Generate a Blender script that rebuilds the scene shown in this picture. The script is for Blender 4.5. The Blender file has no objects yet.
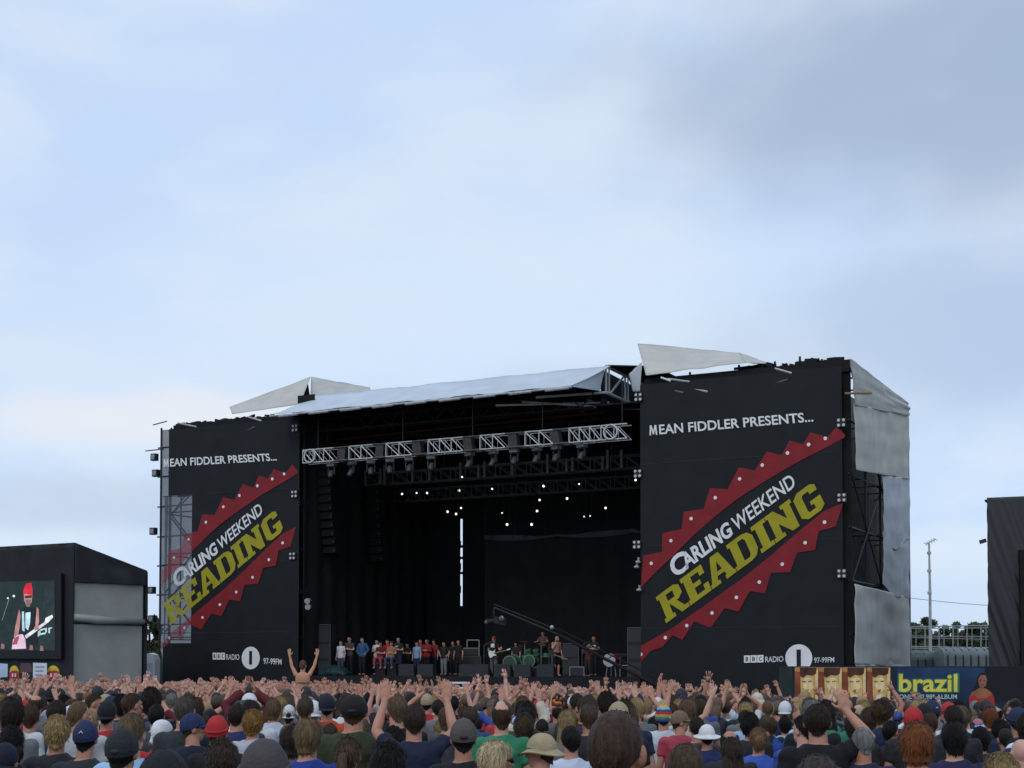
import bpy, bmesh, math, random
import numpy as np
from mathutils import Vector, Matrix, noise
random.seed(7)
SC = bpy.context.scene
COL = SC.collection
R = math.radians

# ---------------------------------------------------------------- camera, sky, sun, exposure
CAM_Z, FOC, PITCH, YC = 1.85, 1400.0, R(2), 609.11
cd = bpy.data.cameras.new('camera'); cam = bpy.data.objects.new('camera', cd); COL.objects.link(cam)
cam.location = (0, 0, CAM_Z); cam.rotation_euler = (R(90) + PITCH, 0, 0)
cd.sensor_fit = 'HORIZONTAL'; cd.sensor_width = 36; cd.lens = 36 * FOC / 1024
cd.shift_y = 0.2198; cd.clip_start = 0.1; cd.clip_end = 4000
SC.camera = cam
SC.render.engine = 'CYCLES'
SC.cycles.use_denoising = True
SC.cycles.max_bounces = 5; SC.cycles.transparent_max_bounces = 8; SC.cycles.diffuse_bounces = 3
SC.cycles.caustics_reflective = SC.cycles.caustics_refractive = False
SC.view_settings.view_transform = 'Standard'; SC.view_settings.look = 'None'
SC.view_settings.exposure = 0; SC.view_settings.gamma = 1; SC.view_settings.use_curve_mapping = False

SUN_EL, SUN_AZ = 42, 205            # azimuth clockwise from the view direction (+Y)
W_ = bpy.data.worlds.new('World'); SC.world = W_; W_.use_nodes = True
nt = W_.node_tree; nt.nodes.clear()
def wn(t, **k):
    n = nt.nodes.new(t)
    for a, v in k.items(): setattr(n, a, v)
    return n
def wmath(op, a, b=None, clamp=False):
    n = wn('ShaderNodeMath', operation=op); n.use_clamp = clamp
    for i, v in enumerate((a, b)):
        if v is None: continue
        if isinstance(v, (int, float)): n.inputs[i].default_value = v
        else: nt.links.new(v, n.inputs[i])
    return n.outputs[0]
def wsmooth(v, lo, hi):
    n = wn('ShaderNodeMapRange', interpolation_type='SMOOTHSTEP')
    nt.links.new(v, n.inputs[0]); n.inputs[1].default_value = lo; n.inputs[2].default_value = hi
    return n.outputs[0]
tc = wn('ShaderNodeTexCoord')
def wnoise(scale, sz, detail, rough, off=0.0, dist=0.0):
    mp = wn('ShaderNodeMapping'); nt.links.new(tc.outputs['Generated'], mp.inputs[0])
    mp.inputs['Scale'].default_value = (scale, scale, scale * sz); mp.inputs['Location'].default_value = (off, off * .7, off * .3)
    n = wn('ShaderNodeTexNoise'); nt.links.new(mp.outputs[0], n.inputs['Vector'])
    n.inputs['Scale'].default_value = 1; n.inputs['Detail'].default_value = detail; n.inputs['Roughness'].default_value = rough
    n.inputs['Distortion'].default_value = dist
    return n.outputs[0]
def wdir(az, el):
    return (math.sin(R(az)) * math.cos(R(el)), math.cos(R(az)) * math.cos(R(el)), math.sin(R(el)))
def wblob(az, el, rx, ry, wob, amt):
    """soft cloud bank round a compass direction; wob = noise output that roughens its edge"""
    mp = wn('ShaderNodeVectorMath', operation='SUBTRACT'); nt.links.new(tc.outputs['Generated'], mp.inputs[0]); mp.inputs[1].default_value = wdir(az, el)
    sc = wn('ShaderNodeVectorMath', operation='MULTIPLY'); nt.links.new(mp.outputs[0], sc.inputs[0]); sc.inputs[1].default_value = (1 / rx, 1 / max(rx, ry), 1 / ry)
    ln = wn('ShaderNodeVectorMath', operation='LENGTH'); nt.links.new(sc.outputs[0], ln.inputs[0])
    d = wmath('ADD', ln.outputs['Value'], wmath('MULTIPLY', wmath('SUBTRACT', wob, .5), amt))
    return wsmooth(d, 1.25, .35)
def wmix(f, a, b):
    n = wn('ShaderNodeMix', data_type='RGBA')
    nt.links.new(f, n.inputs[0])
    for i, v in ((6, a), (7, b)):
        if isinstance(v, tuple): n.inputs[i].default_value = (*v, 1)
        else: nt.links.new(v, n.inputs[i])
    return n.outputs[2]
sky = wn('ShaderNodeTexSky', sky_type='NISHITA'); sky.sun_disc = False
sky.sun_elevation = R(SUN_EL); sky.sun_rotation = R(SUN_AZ); sky.air_density = 1; sky.dust_density = 1.2
bg1 = wn('ShaderNodeBackground'); nt.links.new(sky.outputs[0], bg1.inputs[0]); bg1.inputs[1].default_value = .09
n1 = wnoise(5, 2.6, 5, .5, 3.1, .3); n2 = wnoise(2.2, 3.0, 4, .5, 8.4); n3 = wnoise(9, 1.5, 4, .42, 1.7)
veil = wmix(wsmooth(n1, .36, .68), (.555, .705, .94), (.68, .785, .935))         # thin high veil, blue to whitish
veil = wmix(wmath('MULTIPLY', wblob(-1, 13, .28, .10, n1, .8), .6), veil, (.70, .82, .96))
veil = wmix(wmath('MULTIPLY', wblob(-14, 9.5, .16, .022, n3, 1.2), .75), veil, (.84, .84, .88))
veil = wmix(wmath('MULTIPLY', wblob(-8, 9.0, .07, .018, n3, 1.2), .7), veil, (.86, .85, .87))
dark = wmath('MAXIMUM', wblob(17.5, 21.6, .225, .095, n3, 1.0), wmath('MULTIPLY', wblob(21, 12.5, .26, .075, n3, 1.2), .55))
dark = wmath('MAXIMUM', dark, wmath('MULTIPLY', wblob(5, 10.3, .20, .03, n3, 1.4), .45))
dark = wmath('MAXIMUM', dark, wmath('MULTIPLY', wblob(-15, 6.0, .16, .022, n3, 1.4), .4))
dark = wmath('MULTIPLY', dark, wsmooth(n3, -.1, .5))
veil = wmix(wmath('MULTIPLY', dark, .88), veil, (.36, .45, .61))
sepz = wn('ShaderNodeSeparateXYZ'); nt.links.new(tc.outputs['Generated'], sepz.inputs[0])
veil = wmix(wmath('MULTIPLY', wsmooth(sepz.outputs[2], .10, .0), .35), veil, (.60, .72, .90))
bg2 = wn('ShaderNodeBackground'); nt.links.new(veil, bg2.inputs[0]); bg2.inputs[1].default_value = 1.1
mx = wn('ShaderNodeMixShader'); mx.inputs[0].default_value = .88
nt.links.new(bg1.outputs[0], mx.inputs[1]); nt.links.new(bg2.outputs[0], mx.inputs[2])
wo = wn('ShaderNodeOutputWorld'); nt.links.new(mx.outputs[0], wo.inputs[0])

ld = bpy.data.lights.new('sun', 'SUN'); sun = bpy.data.objects.new('sun', ld); COL.objects.link(sun)
ld.energy = .8; ld.angle = R(18); ld.color = (1, .95, .88)
sdir = Vector(wdir(SUN_AZ, SUN_EL)); sun.rotation_euler = (-sdir).to_track_quat('-Z', 'Y').to_euler()

# ---------------------------------------------------------------- helpers
MATS = {}
def mat(name, color=(.5, .5, .5), rough=.7, var=.12, scale=3.0, bump=0.0, bscale=None, stretch=(1, 1, 1), objcol=False, emit=0.0, metal=0.0, alpha=1.0, dirt=0.0, spec=.3):
    if name in MATS: return MATS[name]
    m = bpy.data.materials.new(name); m.use_nodes = True; MATS[name] = m
    t = m.node_tree; b = t.nodes['Principled BSDF']; N = t.nodes.new; L = t.links.new
    co = N('ShaderNodeTexCoord'); mp = N('ShaderNodeMapping'); L(co.outputs['Object'], mp.inputs[0]); mp.inputs['Scale'].default_value = stretch
    no = N('ShaderNodeTexNoise'); L(mp.outputs[0], no.inputs['Vector']); no.inputs['Scale'].default_value = scale; no.inputs['Detail'].default_value = 5
    mr = N('ShaderNodeMapRange'); L(no.outputs[0], mr.inputs[0]); mr.inputs[1].default_value = .3; mr.inputs[2].default_value = .7
    mr.inputs[3].default_value = 1 - var; mr.inputs[4].default_value = 1 + var
    hs = N('ShaderNodeHueSaturation'); L(mr.outputs[0], hs.inputs['Value'])
    if objcol:
        oi = N('ShaderNodeObjectInfo'); L(oi.outputs['Color'], hs.inputs['Color'])
    else: hs.inputs['Color'].default_value = (*color, 1)
    out = hs.outputs[0]
    if dirt:
        n2 = N('ShaderNodeTexNoise'); L(co.outputs['Object'], n2.inputs['Vector']); n2.inputs['Scale'].default_value = .55; n2.inputs['Detail'].default_value = 8; n2.inputs['Roughness'].default_value = .65
        m2 = N('ShaderNodeMapRange'); L(n2.outputs[0], m2.inputs[0]); m2.inputs[1].default_value = .48; m2.inputs[2].default_value = .75; m2.inputs[4].default_value = dirt
        mm = N('ShaderNodeMix'); mm.data_type = 'RGBA'; L(m2.outputs[0], mm.inputs[0]); L(out, mm.inputs[6]); mm.inputs[7].default_value = (.16, .14, .11, 1)
        out = mm.outputs[2]
    L(out, b.inputs['Base Color']); b.inputs['Roughness'].default_value = rough; b.inputs['Metallic'].default_value = metal
    b.inputs['Specular IOR Level'].default_value = spec
    if emit:
        L(out, b.inputs['Emission Color']); b.inputs['Emission Strength'].default_value = emit
    if alpha < 1: b.inputs['Alpha'].default_value = alpha
    if bump:
        nb = N('ShaderNodeTexNoise'); L(mp.outputs[0], nb.inputs['Vector']); nb.inputs['Scale'].default_value = bscale or scale * 2; nb.inputs['Detail'].default_value = 4
        bu = N('ShaderNodeBump'); bu.inputs['Strength'].default_value = bump; bu.inputs['Distance'].default_value = .05; L(nb.outputs[0], bu.inputs['Height']); L(bu.outputs[0], b.inputs['Normal'])
    return m

# stage frame: s runs along the front, t into the stage, z up
SO = Vector((-17.882, 71.772, 0)); E1 = Vector((.88965, -.45665, 0)); E2 = Vector((.45665, .88965, 0)); SW = 35.3
ANG = math.atan2(E1.y, E1.x)
FU = (Vector((0, math.cos(PITCH), math.sin(PITCH))), Vector((0, -math.sin(PITCH), math.cos(PITCH))))
CP = Vector((0, 0, CAM_Z))
def ray(x, y): return FU[0] * FOC + Vector((1, 0, 0)) * (x - 512) + FU[1] * (YC - y)
def at(x, y, Y):                      # point seen at pixel (x, y), at world depth Y
    r = ray(x, y); return CP + r * (Y / r.y)
def S(x, y, t=0.0):                   # point on the plane t of the stage frame -> (s, z)
    r = ray(x, y); k = ((SO + E2 * t - CP).dot(E2)) / r.dot(E2); p = CP + r * k
    return ((p - SO).dot(E1), p.z)
def SD(x, y, s=SW):                   # point on the side plane s -> (t, z)
    r = ray(x, y); k = ((SO + E1 * s - CP).dot(E1)) / r.dot(E1); p = CP + r * k
    return ((p - SO).dot(E2), p.z)
def ST(s, t, z): return SO + E1 * s + E2 * t + Vector((0, 0, z))
def gz(y): return -.022 * min(max(y, -20), 25) - .0235 * max(0, min(y, 75) - 25)

def gx(x, y): return gz(y) - .034 * min(max(0, x - 4), 30) - .0105 * max(0, min(y, 70) - 20) * min(1, max(0, (x + 9) / 10))

def tag(o, label=None, cat=None, group=None, kind=None):
    for k, v in (('label', label), ('category', cat), ('group', group), ('kind', kind)):
        if v: o[k] = v
    return o
def thing(name, label, cat, loc=(0, 0, 0), rz=0.0, group=None):
    o = bpy.data.objects.new(name, None); COL.objects.link(o); o.empty_display_size = .3
    o.location = loc; o.rotation_euler = (0, 0, rz)
    return tag(o, label, cat, group)
def sthing(name, label, cat, org=(0, 0, 0), group=None):       # a thing standing in the stage frame
    o = thing(name, label, cat, ST(*org), ANG, group); o['_org'] = org; return o

class MB:
    def __init__(s): s.v = []; s.f = []; s.mi = []; s.cur = 0
    def add(s, vs, fs):
        n = len(s.v); s.v += [tuple(v) for v in vs]
        s.f += [tuple(n + i for i in f) for f in fs]; s.mi += [s.cur] * len(fs)
    def box(s, a, b):
        x0, y0, z0 = a; x1, y1, z1 = b
        s.add([(x0, y0, z0), (x1, y0, z0), (x1, y1, z0), (x0, y1, z0), (x0, y0, z1), (x1, y0, z1), (x1, y1, z1), (x0, y1, z1)],
              [(3, 2, 1, 0), (4, 5, 6, 7), (0, 1, 5, 4), (1, 2, 6, 5), (2, 3, 7, 6), (3, 0, 4, 7)])
    def obox(s, c, size, rot):           # oriented box: rot = Matrix 3x3 or (rx, ry, rz)
        if not isinstance(rot, Matrix):
            from mathutils import Euler
            rot = Euler(rot).to_matrix()
        c = Vector(c); h = [q / 2 for q in size]
        vs = [c + rot @ Vector((i * h[0], j * h[1], k * h[2])) for k in (-1, 1) for i, j in ((-1, -1), (1, -1), (1, 1), (-1, 1))]
        s.add(vs, [(3, 2, 1, 0), (4, 5, 6, 7), (0, 1, 5, 4), (1, 2, 6, 5), (2, 3, 7, 6), (3, 0, 4, 7)])
    def tube(s, pts, rad, n=8, caps=True, flat=(1, 1)):
        pts = [Vector(p) for p in pts]
        if isinstance(rad, (int, float)): rad = [rad] * len(pts)
        vs = []; up = None
        for i, p in enumerate(pts):
            d = (pts[min(i + 1, len(pts) - 1)] - pts[max(i - 1, 0)]).normalized()
            if up is None:
                up = Vector((0, 0, 1)) if abs(d.z) < .9 else Vector((0, 1, 0))
            a = d.cross(up).normalized(); b = a.cross(d).normalized(); up = b
            vs += [p + (a * math.cos(q) * flat[0] + b * math.sin(q) * flat[1]) * rad[i] for q in [2 * math.pi * j / n for j in range(n)]]
        m = len(pts)
        fs = [(i * n + j, i * n + (j + 1) % n, (i + 1) * n + (j + 1) % n, (i + 1) * n + j) for i in range(m - 1) for j in range(n)]
        if caps: fs += [tuple(range(n))[::-1], tuple((m - 1) * n + j for j in range(n))]
        s.add(vs, fs)
    def bar(s, p, q, r, n=6): s.tube([p, q], r, n)
    def ell(s, c, r, rot=None, nu=16, nv=10):
        c = Vector(c); vs = [Vector((0, 0, -1))]
        for j in range(1, nv):
            a = math.pi * j / nv - math.pi / 2
            vs += [Vector((math.cos(a) * math.cos(2 * math.pi * i / nu), math.cos(a) * math.sin(2 * math.pi * i / nu), math.sin(a))) for i in range(nu)]
        vs.append(Vector((0, 0, 1)))
        vs = [Vector((v.x * r[0], v.y * r[1], v.z * r[2])) for v in vs]
        if rot is not None: vs = [rot @ v for v in vs]
        fs = [(0, 1 + (i + 1) % nu, 1 + i) for i in range(nu)]
        for j in range(nv - 2):
            fs += [(1 + j * nu + i, 1 + j * nu + (i + 1) % nu, 1 + (j + 1) * nu + (i + 1) % nu, 1 + (j + 1) * nu + i) for i in range(nu)]
        t = len(vs) - 1; fs += [(t, 1 + (nv - 2) * nu + i, 1 + (nv - 2) * nu + (i + 1) % nu) for i in range(nu)]
        s.add([c + v for v in vs], fs)
    def loft(s, secs, n=20, caps=True, power=2.0):     # secs: (z, rx, ry, cx, cy)
        vs = []
        for (z, rx, ry, cx, cy) in secs:
            for j in range(n):
                a = 2 * math.pi * j / n; c, q = math.cos(a), math.sin(a)
                vs.append((cx + rx * math.copysign(abs(c) ** (2 / power), c), cy + ry * math.copysign(abs(q) ** (2 / power), q), z))
        m = len(secs)
        fs = [(i * n + j, i * n + (j + 1) % n, (i + 1) * n + (j + 1) % n, (i + 1) * n + j) for i in range(m - 1) for j in range(n)]
        if caps: fs += [tuple(range(n))[::-1], tuple((m - 1) * n + j for j in range(n))]
        s.add(vs, fs)
    def grid(s, fn, nu, nv):
        vs = [fn(i / nu, j / nv) for j in range(nv + 1) for i in range(nu + 1)]
        s.add(vs, [(j * (nu + 1) + i, j * (nu + 1) + i + 1, (j + 1) * (nu + 1) + i + 1, (j + 1) * (nu + 1) + i) for j in range(nv) for i in range(nu)])
    def prism(s, poly, a, b):            # poly of 3D points extruded by vector b-a
        n = len(poly); d = Vector(b) - Vector(a)
        vs = [Vector(p) for p in poly] + [Vector(p) + d for p in poly]
        s.add(vs, [tuple(range(n))[::-1], tuple(range(n, 2 * n))] + [(i, (i + 1) % n, n + (i + 1) % n, n + i) for i in range(n)])
    def mesh(s, name, mats, org=(0, 0, 0), smooth=False):
        me = bpy.data.meshes.new(name)
        me.from_pydata([(v[0] - org[0], v[1] - org[1], v[2] - org[2]) for v in s.v], [], s.f)
        for m in (mats if isinstance(mats, (list, tuple)) else [mats]): me.materials.append(m)
        me.polygons.foreach_set('material_index', s.mi)
        bm = bmesh.new(); bm.from_mesh(me); bmesh.ops.recalc_face_normals(bm, faces=bm.faces); bm.to_mesh(me); bm.free()
        if smooth: me.polygons.foreach_set('use_smooth', [True] * len(me.polygons))
        me.update(); return me
    def build(s, name, mats, parent=None, smooth=False, solid=0.0):
        """stage-frame geometry; parent a sthing() (its origin is taken off)"""
        root = parent
        while root is not None and root.parent is not None: root = root.parent
        org = tuple(root['_org']) if root is not None and '_org' in root else (0, 0, 0)
        o = bpy.data.objects.new(name, s.mesh(name, mats, org, smooth)); COL.objects.link(o)
        if parent is not None: o.parent = parent
        if solid:
            md = o.modifiers.new('thick', 'SOLIDIFY'); md.thickness = solid; md.offset = 0
        return o
    def own(s, name, mats, label, cat, org, group=None, smooth=False, solid=0.0, frame=True):
        """a top-level thing that is one mesh"""
        o = bpy.data.objects.new(name, s.mesh(name, mats, org, smooth)); COL.objects.link(o)
        if frame: o.location = ST(*org); o.rotation_euler = (0, 0, ANG)
        else: o.location = org
        o['_org'] = org
        if solid:
            md = o.modifiers.new('thick', 'SOLIDIFY'); md.thickness = solid; md.offset = 0
        return tag(o, label, cat, group)
def struct(name, me):
    o = bpy.data.objects.new(name, me); COL.objects.link(o); o['kind'] = 'structure'; return o
def dup(root, loc, rz=None, label=None):
    r = root.copy(); COL.objects.link(r); r.location = loc
    if rz is not None: r.rotation_euler = (0, 0, rz)
    if label: r['label'] = label
    for c in list(root.children):
        k = c.copy(); COL.objects.link(k); k.parent = r
        for g in list(c.children):
            q = g.copy(); COL.objects.link(q); q.parent = k
    return r

_TXT = {}
def glyphs(body, bold=.0):
    """filled outline of a line of text as (verts2d, faces), bbox scaled to 0..1"""
    key = (body, bold)
    if key not in _TXT:
        c = bpy.data.curves.new('t', 'FONT'); c.body = body; c.size = 1; c.offset = bold; c.resolution_u = 4
        o = bpy.data.objects.new('t', c); COL.objects.link(o)
        me = o.to_mesh()
        vs = [(v.co.x, v.co.y) for v in me.vertices]; fs = [tuple(p.vertices) for p in me.polygons]
        o.to_mesh_clear(); bpy.data.objects.remove(o); bpy.data.curves.remove(c)
        x0 = min(v[0] for v in vs); x1 = max(v[0] for v in vs); y0 = min(v[1] for v in vs); y1 = max(v[1] for v in vs)
        _TXT[key] = ([((x - x0) / (x1 - x0), (y - y0) / (y1 - y0)) for x, y in vs], fs)
    return _TXT[key]
def quadmap(bl, br, tl, tr):
    bl, br, tl, tr = map(Vector, (bl, br, tl, tr))
    return lambda u, v: bl * (1 - u) * (1 - v) + br * u * (1 - v) + tl * (1 - u) * v + tr * u * v

M = dict(
    black_cloth=mat('black_cloth', (.011, .013, .016), .85, .25, 1.2, .25, 3),
    banner=mat('banner_cloth', (.0065, .008, .0105), .7, .3, .9, .4, 1.3),
    drape=mat('drape', (.009, .0098, .0108), .9, .3, 1, .25, 3),
    deep=mat('dark_paint', (.006, .0065, .0075), .8, .2, 2),
    tarp=mat('grey_tarpaulin', (.45, .445, .42), .75, .07, 1.4, .10, 1.6, dirt=.14, spec=.15),
    tarp_blue=mat('pale_blue_tarpaulin', (.43, .46, .49), .7, .07, 1.2, .10, 1.6, dirt=.10, spec=.15),
    canopy=mat('canopy_sheet', (.50, .55, .61), .5, .07, 1.0, .12, 1.5, dirt=.12),
    beige=mat('stone_tarpaulin', (.49, .475, .43), .75, .07, 1.3, .10, 1.6, dirt=.14, spec=.15),
    alu=mat('aluminium', (.42, .43, .44), .45, .15, 6, metal=.35),
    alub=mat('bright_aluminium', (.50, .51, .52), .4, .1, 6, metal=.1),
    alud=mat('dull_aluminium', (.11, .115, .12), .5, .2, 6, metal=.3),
    steel=mat('dark_steel', (.035, .036, .038), .5, .25, 5, metal=.4),
    white=mat('white_print', (.74, .75, .75), .6, .08, 2, .05),
    red=mat('red_print', (.215, .011, .017), .65, .16, 1.5, .08),
    redv=mat('red_print_on_mesh', (.34, .07, .09), .65, .16, 1.5, .08, alpha=.7),
    gold=mat('gold_print', (.34, .305, .012), .6, .12, 1.5, .05),
    lamp=mat('lamp_lens', (1, .97, .9), .3, 0, 1, emit=1.6),
    lampw=mat('lamp_glass', (.6, .62, .62), .2, .1, 3),
    speaker=mat('speaker_black', (.018, .019, .021), .6, .2, 8),
)
# ---------------------------------------------------------------- ground
me_mb = MB()
def gfn(u, v):
    x = -300 + 600 * u; y = -40 + 640 * v ** 1.6
    return (x, y, gx(x, y) + .03 * noise.noise(Vector((x * .2, y * .2, 0))))
me_mb.grid(gfn, 60, 120)
me_mb.add([(-2500, 600, -1.66), (2500, 600, -1.66), (2500, 3500, -1.66), (-2500, 3500, -1.66)], [(0, 1, 2, 3)])
struct('ground', me_mb.mesh('ground', mat('trodden_grass', (.075, .075, .035), .95, .45, .8, .5, 6, dirt=.6)))

# ---------------------------------------------------------------- the stage
DZ = 1.0; TOPZ = 13.85; LTW = 8.6; RTW = 26.35; TD = 11.5
stage = sthing('festival_stage', 'huge black open-air festival stage with two banner towers and a grey canopy roof', 'stage')
# deck and its black skirt
b = MB(); b.box((LTW - .2, -1.0, DZ - .25), (RTW + .2, 13, DZ)); b.build('deck', M['deep'], stage)
b = MB(); b.grid(lambda u, v: (LTW - .3 + (RTW - LTW + .6) * u, -1.06 + .04 * math.sin(u * 140), -2.2 + (DZ - .02 + 2.2) * v), 120, 4); b.build('stage_skirt', M['black_cloth'], stage, solid=.02)
# towers of scaffold pole
def tower(s0, s1, name):
    b = MB(); ss = [s0 + .12 + (s1 - s0 - .24) * i / 4 for i in range(5)]; tt = [.35 + (TD - .7) * i / 4 for i in range(5)]; zz = [-1.5 + 2.15 * i for i in range(8)]
    for s in ss:
        for t in tt: b.bar((s, t, -1.8), (s, t, TOPZ - .1), .05)
    for z in zz[1:]:
        for s in ss: b.bar((s, tt[0] - .2, z), (s, tt[-1] + .2, z), .04)
        for t in tt: b.bar((ss[0] - .06, t, z + .1), (ss[-1] + .06, t, z + .1), .04)
    for k, (z0, z1) in enumerate(zip(zz, zz[1:])):
        for i in range(4):
            for s in (ss[0], ss[-1]):
                q = (tt[i], tt[i + 1]) if (i + k) % 2 else (tt[i + 1], tt[i]); b.bar((s + .06, q[0], z0), (s + .06, q[1], z1), .035)
            q = (ss[i], ss[i + 1]) if (i + k) % 2 else (ss[i + 1], ss[i]); b.bar((q[0], tt[0] + .06, z0), (q[1], tt[0] + .06, z1), .035)
    b.build(name, M['steel'], stage)
tower(0, LTW, 'scaffold_tower'); tower(RTW, SW, 'scaffold_tower')
# black cloth that closes the towers inside
def sheet(p, q, z0, z1, amp=.05, fr=3.0, nu=60, nv=14):     # vertical cloth from plan point p to q
    b = MB(); p = Vector((*p, 0)); q = Vector((*q, 0)); d = (q - p).normalized(); n = Vector((-d.y, d.x, 0)); L = (q - p).length
    def fn(u, v):
        w = amp * (math.sin(u * L * fr) + .6 * noise.noise(Vector((u * L * 1.3, v * (z1 - z0) * .25, p.x))) * 2)
        r = p + (q - p) * u + n * w; return (r.x, r.y, z0 + (z1 - z0) * v)
    b.grid(fn, nu, nv); return b
LS = 1.95                          # left of this the left banner has nothing dark behind it
sheet((LS, .9), (LTW, .9), -2, 13.6).build('tower_drape', M['drape'], stage, solid=.02)
sheet((.1, .9), (LS, .9), 10.2, 13.6).build('tower_drape', M['drape'], stage, solid=.02)
sheet((LS, .9), (LS, TD), -2, 13.6).build('tower_drape', M['drape'], stage, solid=.02)
sheet((LTW, .3), (LTW, 13), -2, 13.78, .06, 5).build('side_drape', M['drape'], stage, solid=.02)
sheet((RTW, .3), (RTW, 13), -2, 13.78, .06, 5).build('side_drape', M['drape'], stage, solid=.02)
sheet((RTW + .1, .22), (SW - .03, .22), -2, 13.6, .02).build('tower_drape', M['drape'], stage, solid=.02)
sheet((SW - 1.6, .24), (SW - 1.6, TD), -2, 13.6, .04, 2).build('tower_drape', mat('grey_scrim', (.17, .175, .18), .9, .2, 2), stage, solid=.02)
sheet((SW - 1.65, TD), (SW, TD), -2, 13.6, .04, 2).build('tower_drape', mat('grey_scrim'), stage, solid=.02)
# back drape with the narrow slit where daylight shows through
gs0, gz0 = S(460.4, 606, 12.0); gs1, gz1 = S(462.6, 519, 12.0)
b = sheet((LTW - .1, 12), (gs0, 12), -2, 13.8, .0, 5); b.build('back_drape', M['drape'], stage)
b = sheet((gs1, 12), (RTW + .1, 12), -2, 13.8, .0, 5); b.build('back_drape', M['drape'], stage)
b = MB(); b.box((gs0 - .05, 11.95, gz1), (gs1 + .05, 11.99, 13.8)); b.box((gs0 - .05, 11.95, -2), (gs1 + .05, 11.99, gz0))
for y in (546.5, 558, 573):
    z = S(461, y, 11.9)[1]; b.box((gs0 - .1, 11.9, z - .07), (gs1 + .1, 11.94, z + .07))
for k in range(7):
    z = gz0 + .1 + k * .62; b.box((gs0 - .05, 11.9, z), (gs0 + .05 * (k % 2) + .03, 11.94, z + .4))
b.build('back_drape', M['drape'], stage)
# ceiling
SE_ = S(607, 366, 1.4)[0] - .05
b = MB(); b.box((LTW - .2, -.6, 13.72), (SE_ - .35, 12.4, 13.8)); b.build('roof', M['deep'], stage)
b = MB(); b.box((SE_ - .35, .9, 13.0), (RTW + .2, 12.4, 13.06)); b.build('roof', M['deep'], stage)
b = MB(); b.add([(SE_ - .28, 1.5, 12.9), (SE_ - .28, 12, 12.9), (SE_ - .28, 12, 14.5), (SE_ - .28, 1.5, S(607, 366, 1.4)[1] - .1)], [(0, 1, 2, 3)]); b.build('truss_dark_backing', M['deep'], stage, solid=.05)  # dark panel added behind the roof truss so it stands against black
for t in (1.2, 4.2, 7.2, 10.2):
    b = MB(); RE_ = SE_ - .4
    for z in (13.0, 13.6):
        for dt in (-.25, .25): b.bar((LTW, t + dt, z), (RE_, t + dt, z), .05)
    n = 24
    for i in range(n):
        a, c = LTW + (RE_ - LTW) * i / n, LTW + (RE_ - LTW) * (i + 1) / n
        b.bar((a, t - .25, 13.0 if i % 2 else 13.6), (c, t - .25, 13.6 if i % 2 else 13.0), .03)
    b.build('roof_beam', M['steel'], stage)
# pale canopy along the front lip of the roof
TT = 1.4; st, zt = S(607, 366, TT); TB = .9; sb, zb = S(603, 390.5, TB)
TL = -1.6; lz = S(592, 384, TL); l0 = S(270, 414.5, TL); zl = (lz[1] + l0[1]) / 2
b = MB()
s0c = l0[0]; s1c = st - .35
def cfn(u, v):
    s = (s0c + .25 * v) + (s1c + .28 * v - s0c) * u
    sag = -.10 * math.sin(math.pi * v) * (.7 + .3 * math.cos(u * 60))
    return (s, TL + (TT - TL) * v, zl + .02 * math.sin(u * 31) + (zt - zl) * v + sag + .04 * noise.noise(Vector((u * 30, v * 3, 0))))
b.grid(cfn, 120, 8)
b.build('canopy', M['canopy'], stage, smooth=True, solid=.02)
b = MB(); b.bar((s0c, TL - .02, zl - .07), (s1c, TL - .02, zl - .07), .045)
for i in range(9):
    s = s0c + (s1c - s0c) * (i + .3) / 9; b.bar((s, TL - .02, zl - .12), (s + 1.1, TL - .02, zl - .1), .06)
b.build('canopy_rail', M['alu'], stage)
b = MB(); b.add([(s0c + .1, TL + .05, zl - .06), (s1c - .3, TL + .05, zl - .06), (s1c + .1, 1.6, 13.9), (s0c + .1, 1.6, 13.9)], [(0, 1, 2, 3)]); b.add([(s0c + .1, .5, 13.3), (LTW + .4, .5, 13.3), (LTW + .4, .5, zt - .1), (s0c + .1, .5, zt - .1)], [(0, 1, 2, 3)]); b.build('canopy_blackout', M['deep'], stage, solid=.02)  # dark sheets added under the canopy to stop sky leaking through
b = MB(); b.add([(s1c, TL, zl - .05), (s1c + .25, TT, zt - .05), (s1c + .2, TB, zb)], [(0, 1, 2)]); b.build('canopy_end', M['canopy'], stage, solid=.02)
# roof truss end running back beside the right tower
b = MB(); sE = st - .05; tE = TD
for dz0, z1 in ((zt, zt), (zb, zb)): b.bar((sE, TT, dz0), (sE, tE, z1 - .1), .075)
b.bar((sE - .9, TT, zb - .25), (sE - .9, tE, zb - .35), .05); b.bar((sE - 2.2, TT, zb - .3), (sE - 2.2, tE, zb - .5), .05)
for k, t in enumerate((1.4, 3.6, 5.8, 8.0)):
    b.bar((sE, t, zb), (sE, t, zt), .055); b.bar((sE, t + .35, zb), (sE, t + .35, zt), .045)
    b.bar((sE, t + (.4 if k % 2 else 2.2), zt), (sE, t + (2.2 if k % 2 else .4), zb), .05)
b.bar((sE, TT, zb), (sE - 2.4, TL + .8, zl - .2), .06); b.bar((sE - .2, TT + .8, zb - .3), (sE - 4.5, TL + 1, zl - .35), .05)
b.bar((sE + 1.3, 2.5, zb - .7), (sE - 3.5, 0, zb - .35), .045)
b.build('roof_truss', M['alub'], stage)
b = MB(); b.add([(sE, TT + .1, zt + .05), (sE + 1.9, TT + 1.2, zt + .02), (sE + 1.9, TD, zt), (sE, TD, zt)], [(0, 1, 2, 3)]); b.build('roof', M['deep'], stage, solid=.06)
rz0 = S(300, 448, 3)[1]
b = MB(); b.bar((LTW, 3, 12.9), (RTW - 3, 3, 13.1), .05); b.build('roof_cable', mat('red_cable', (.10, .02, .025), .7), stage)
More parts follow.
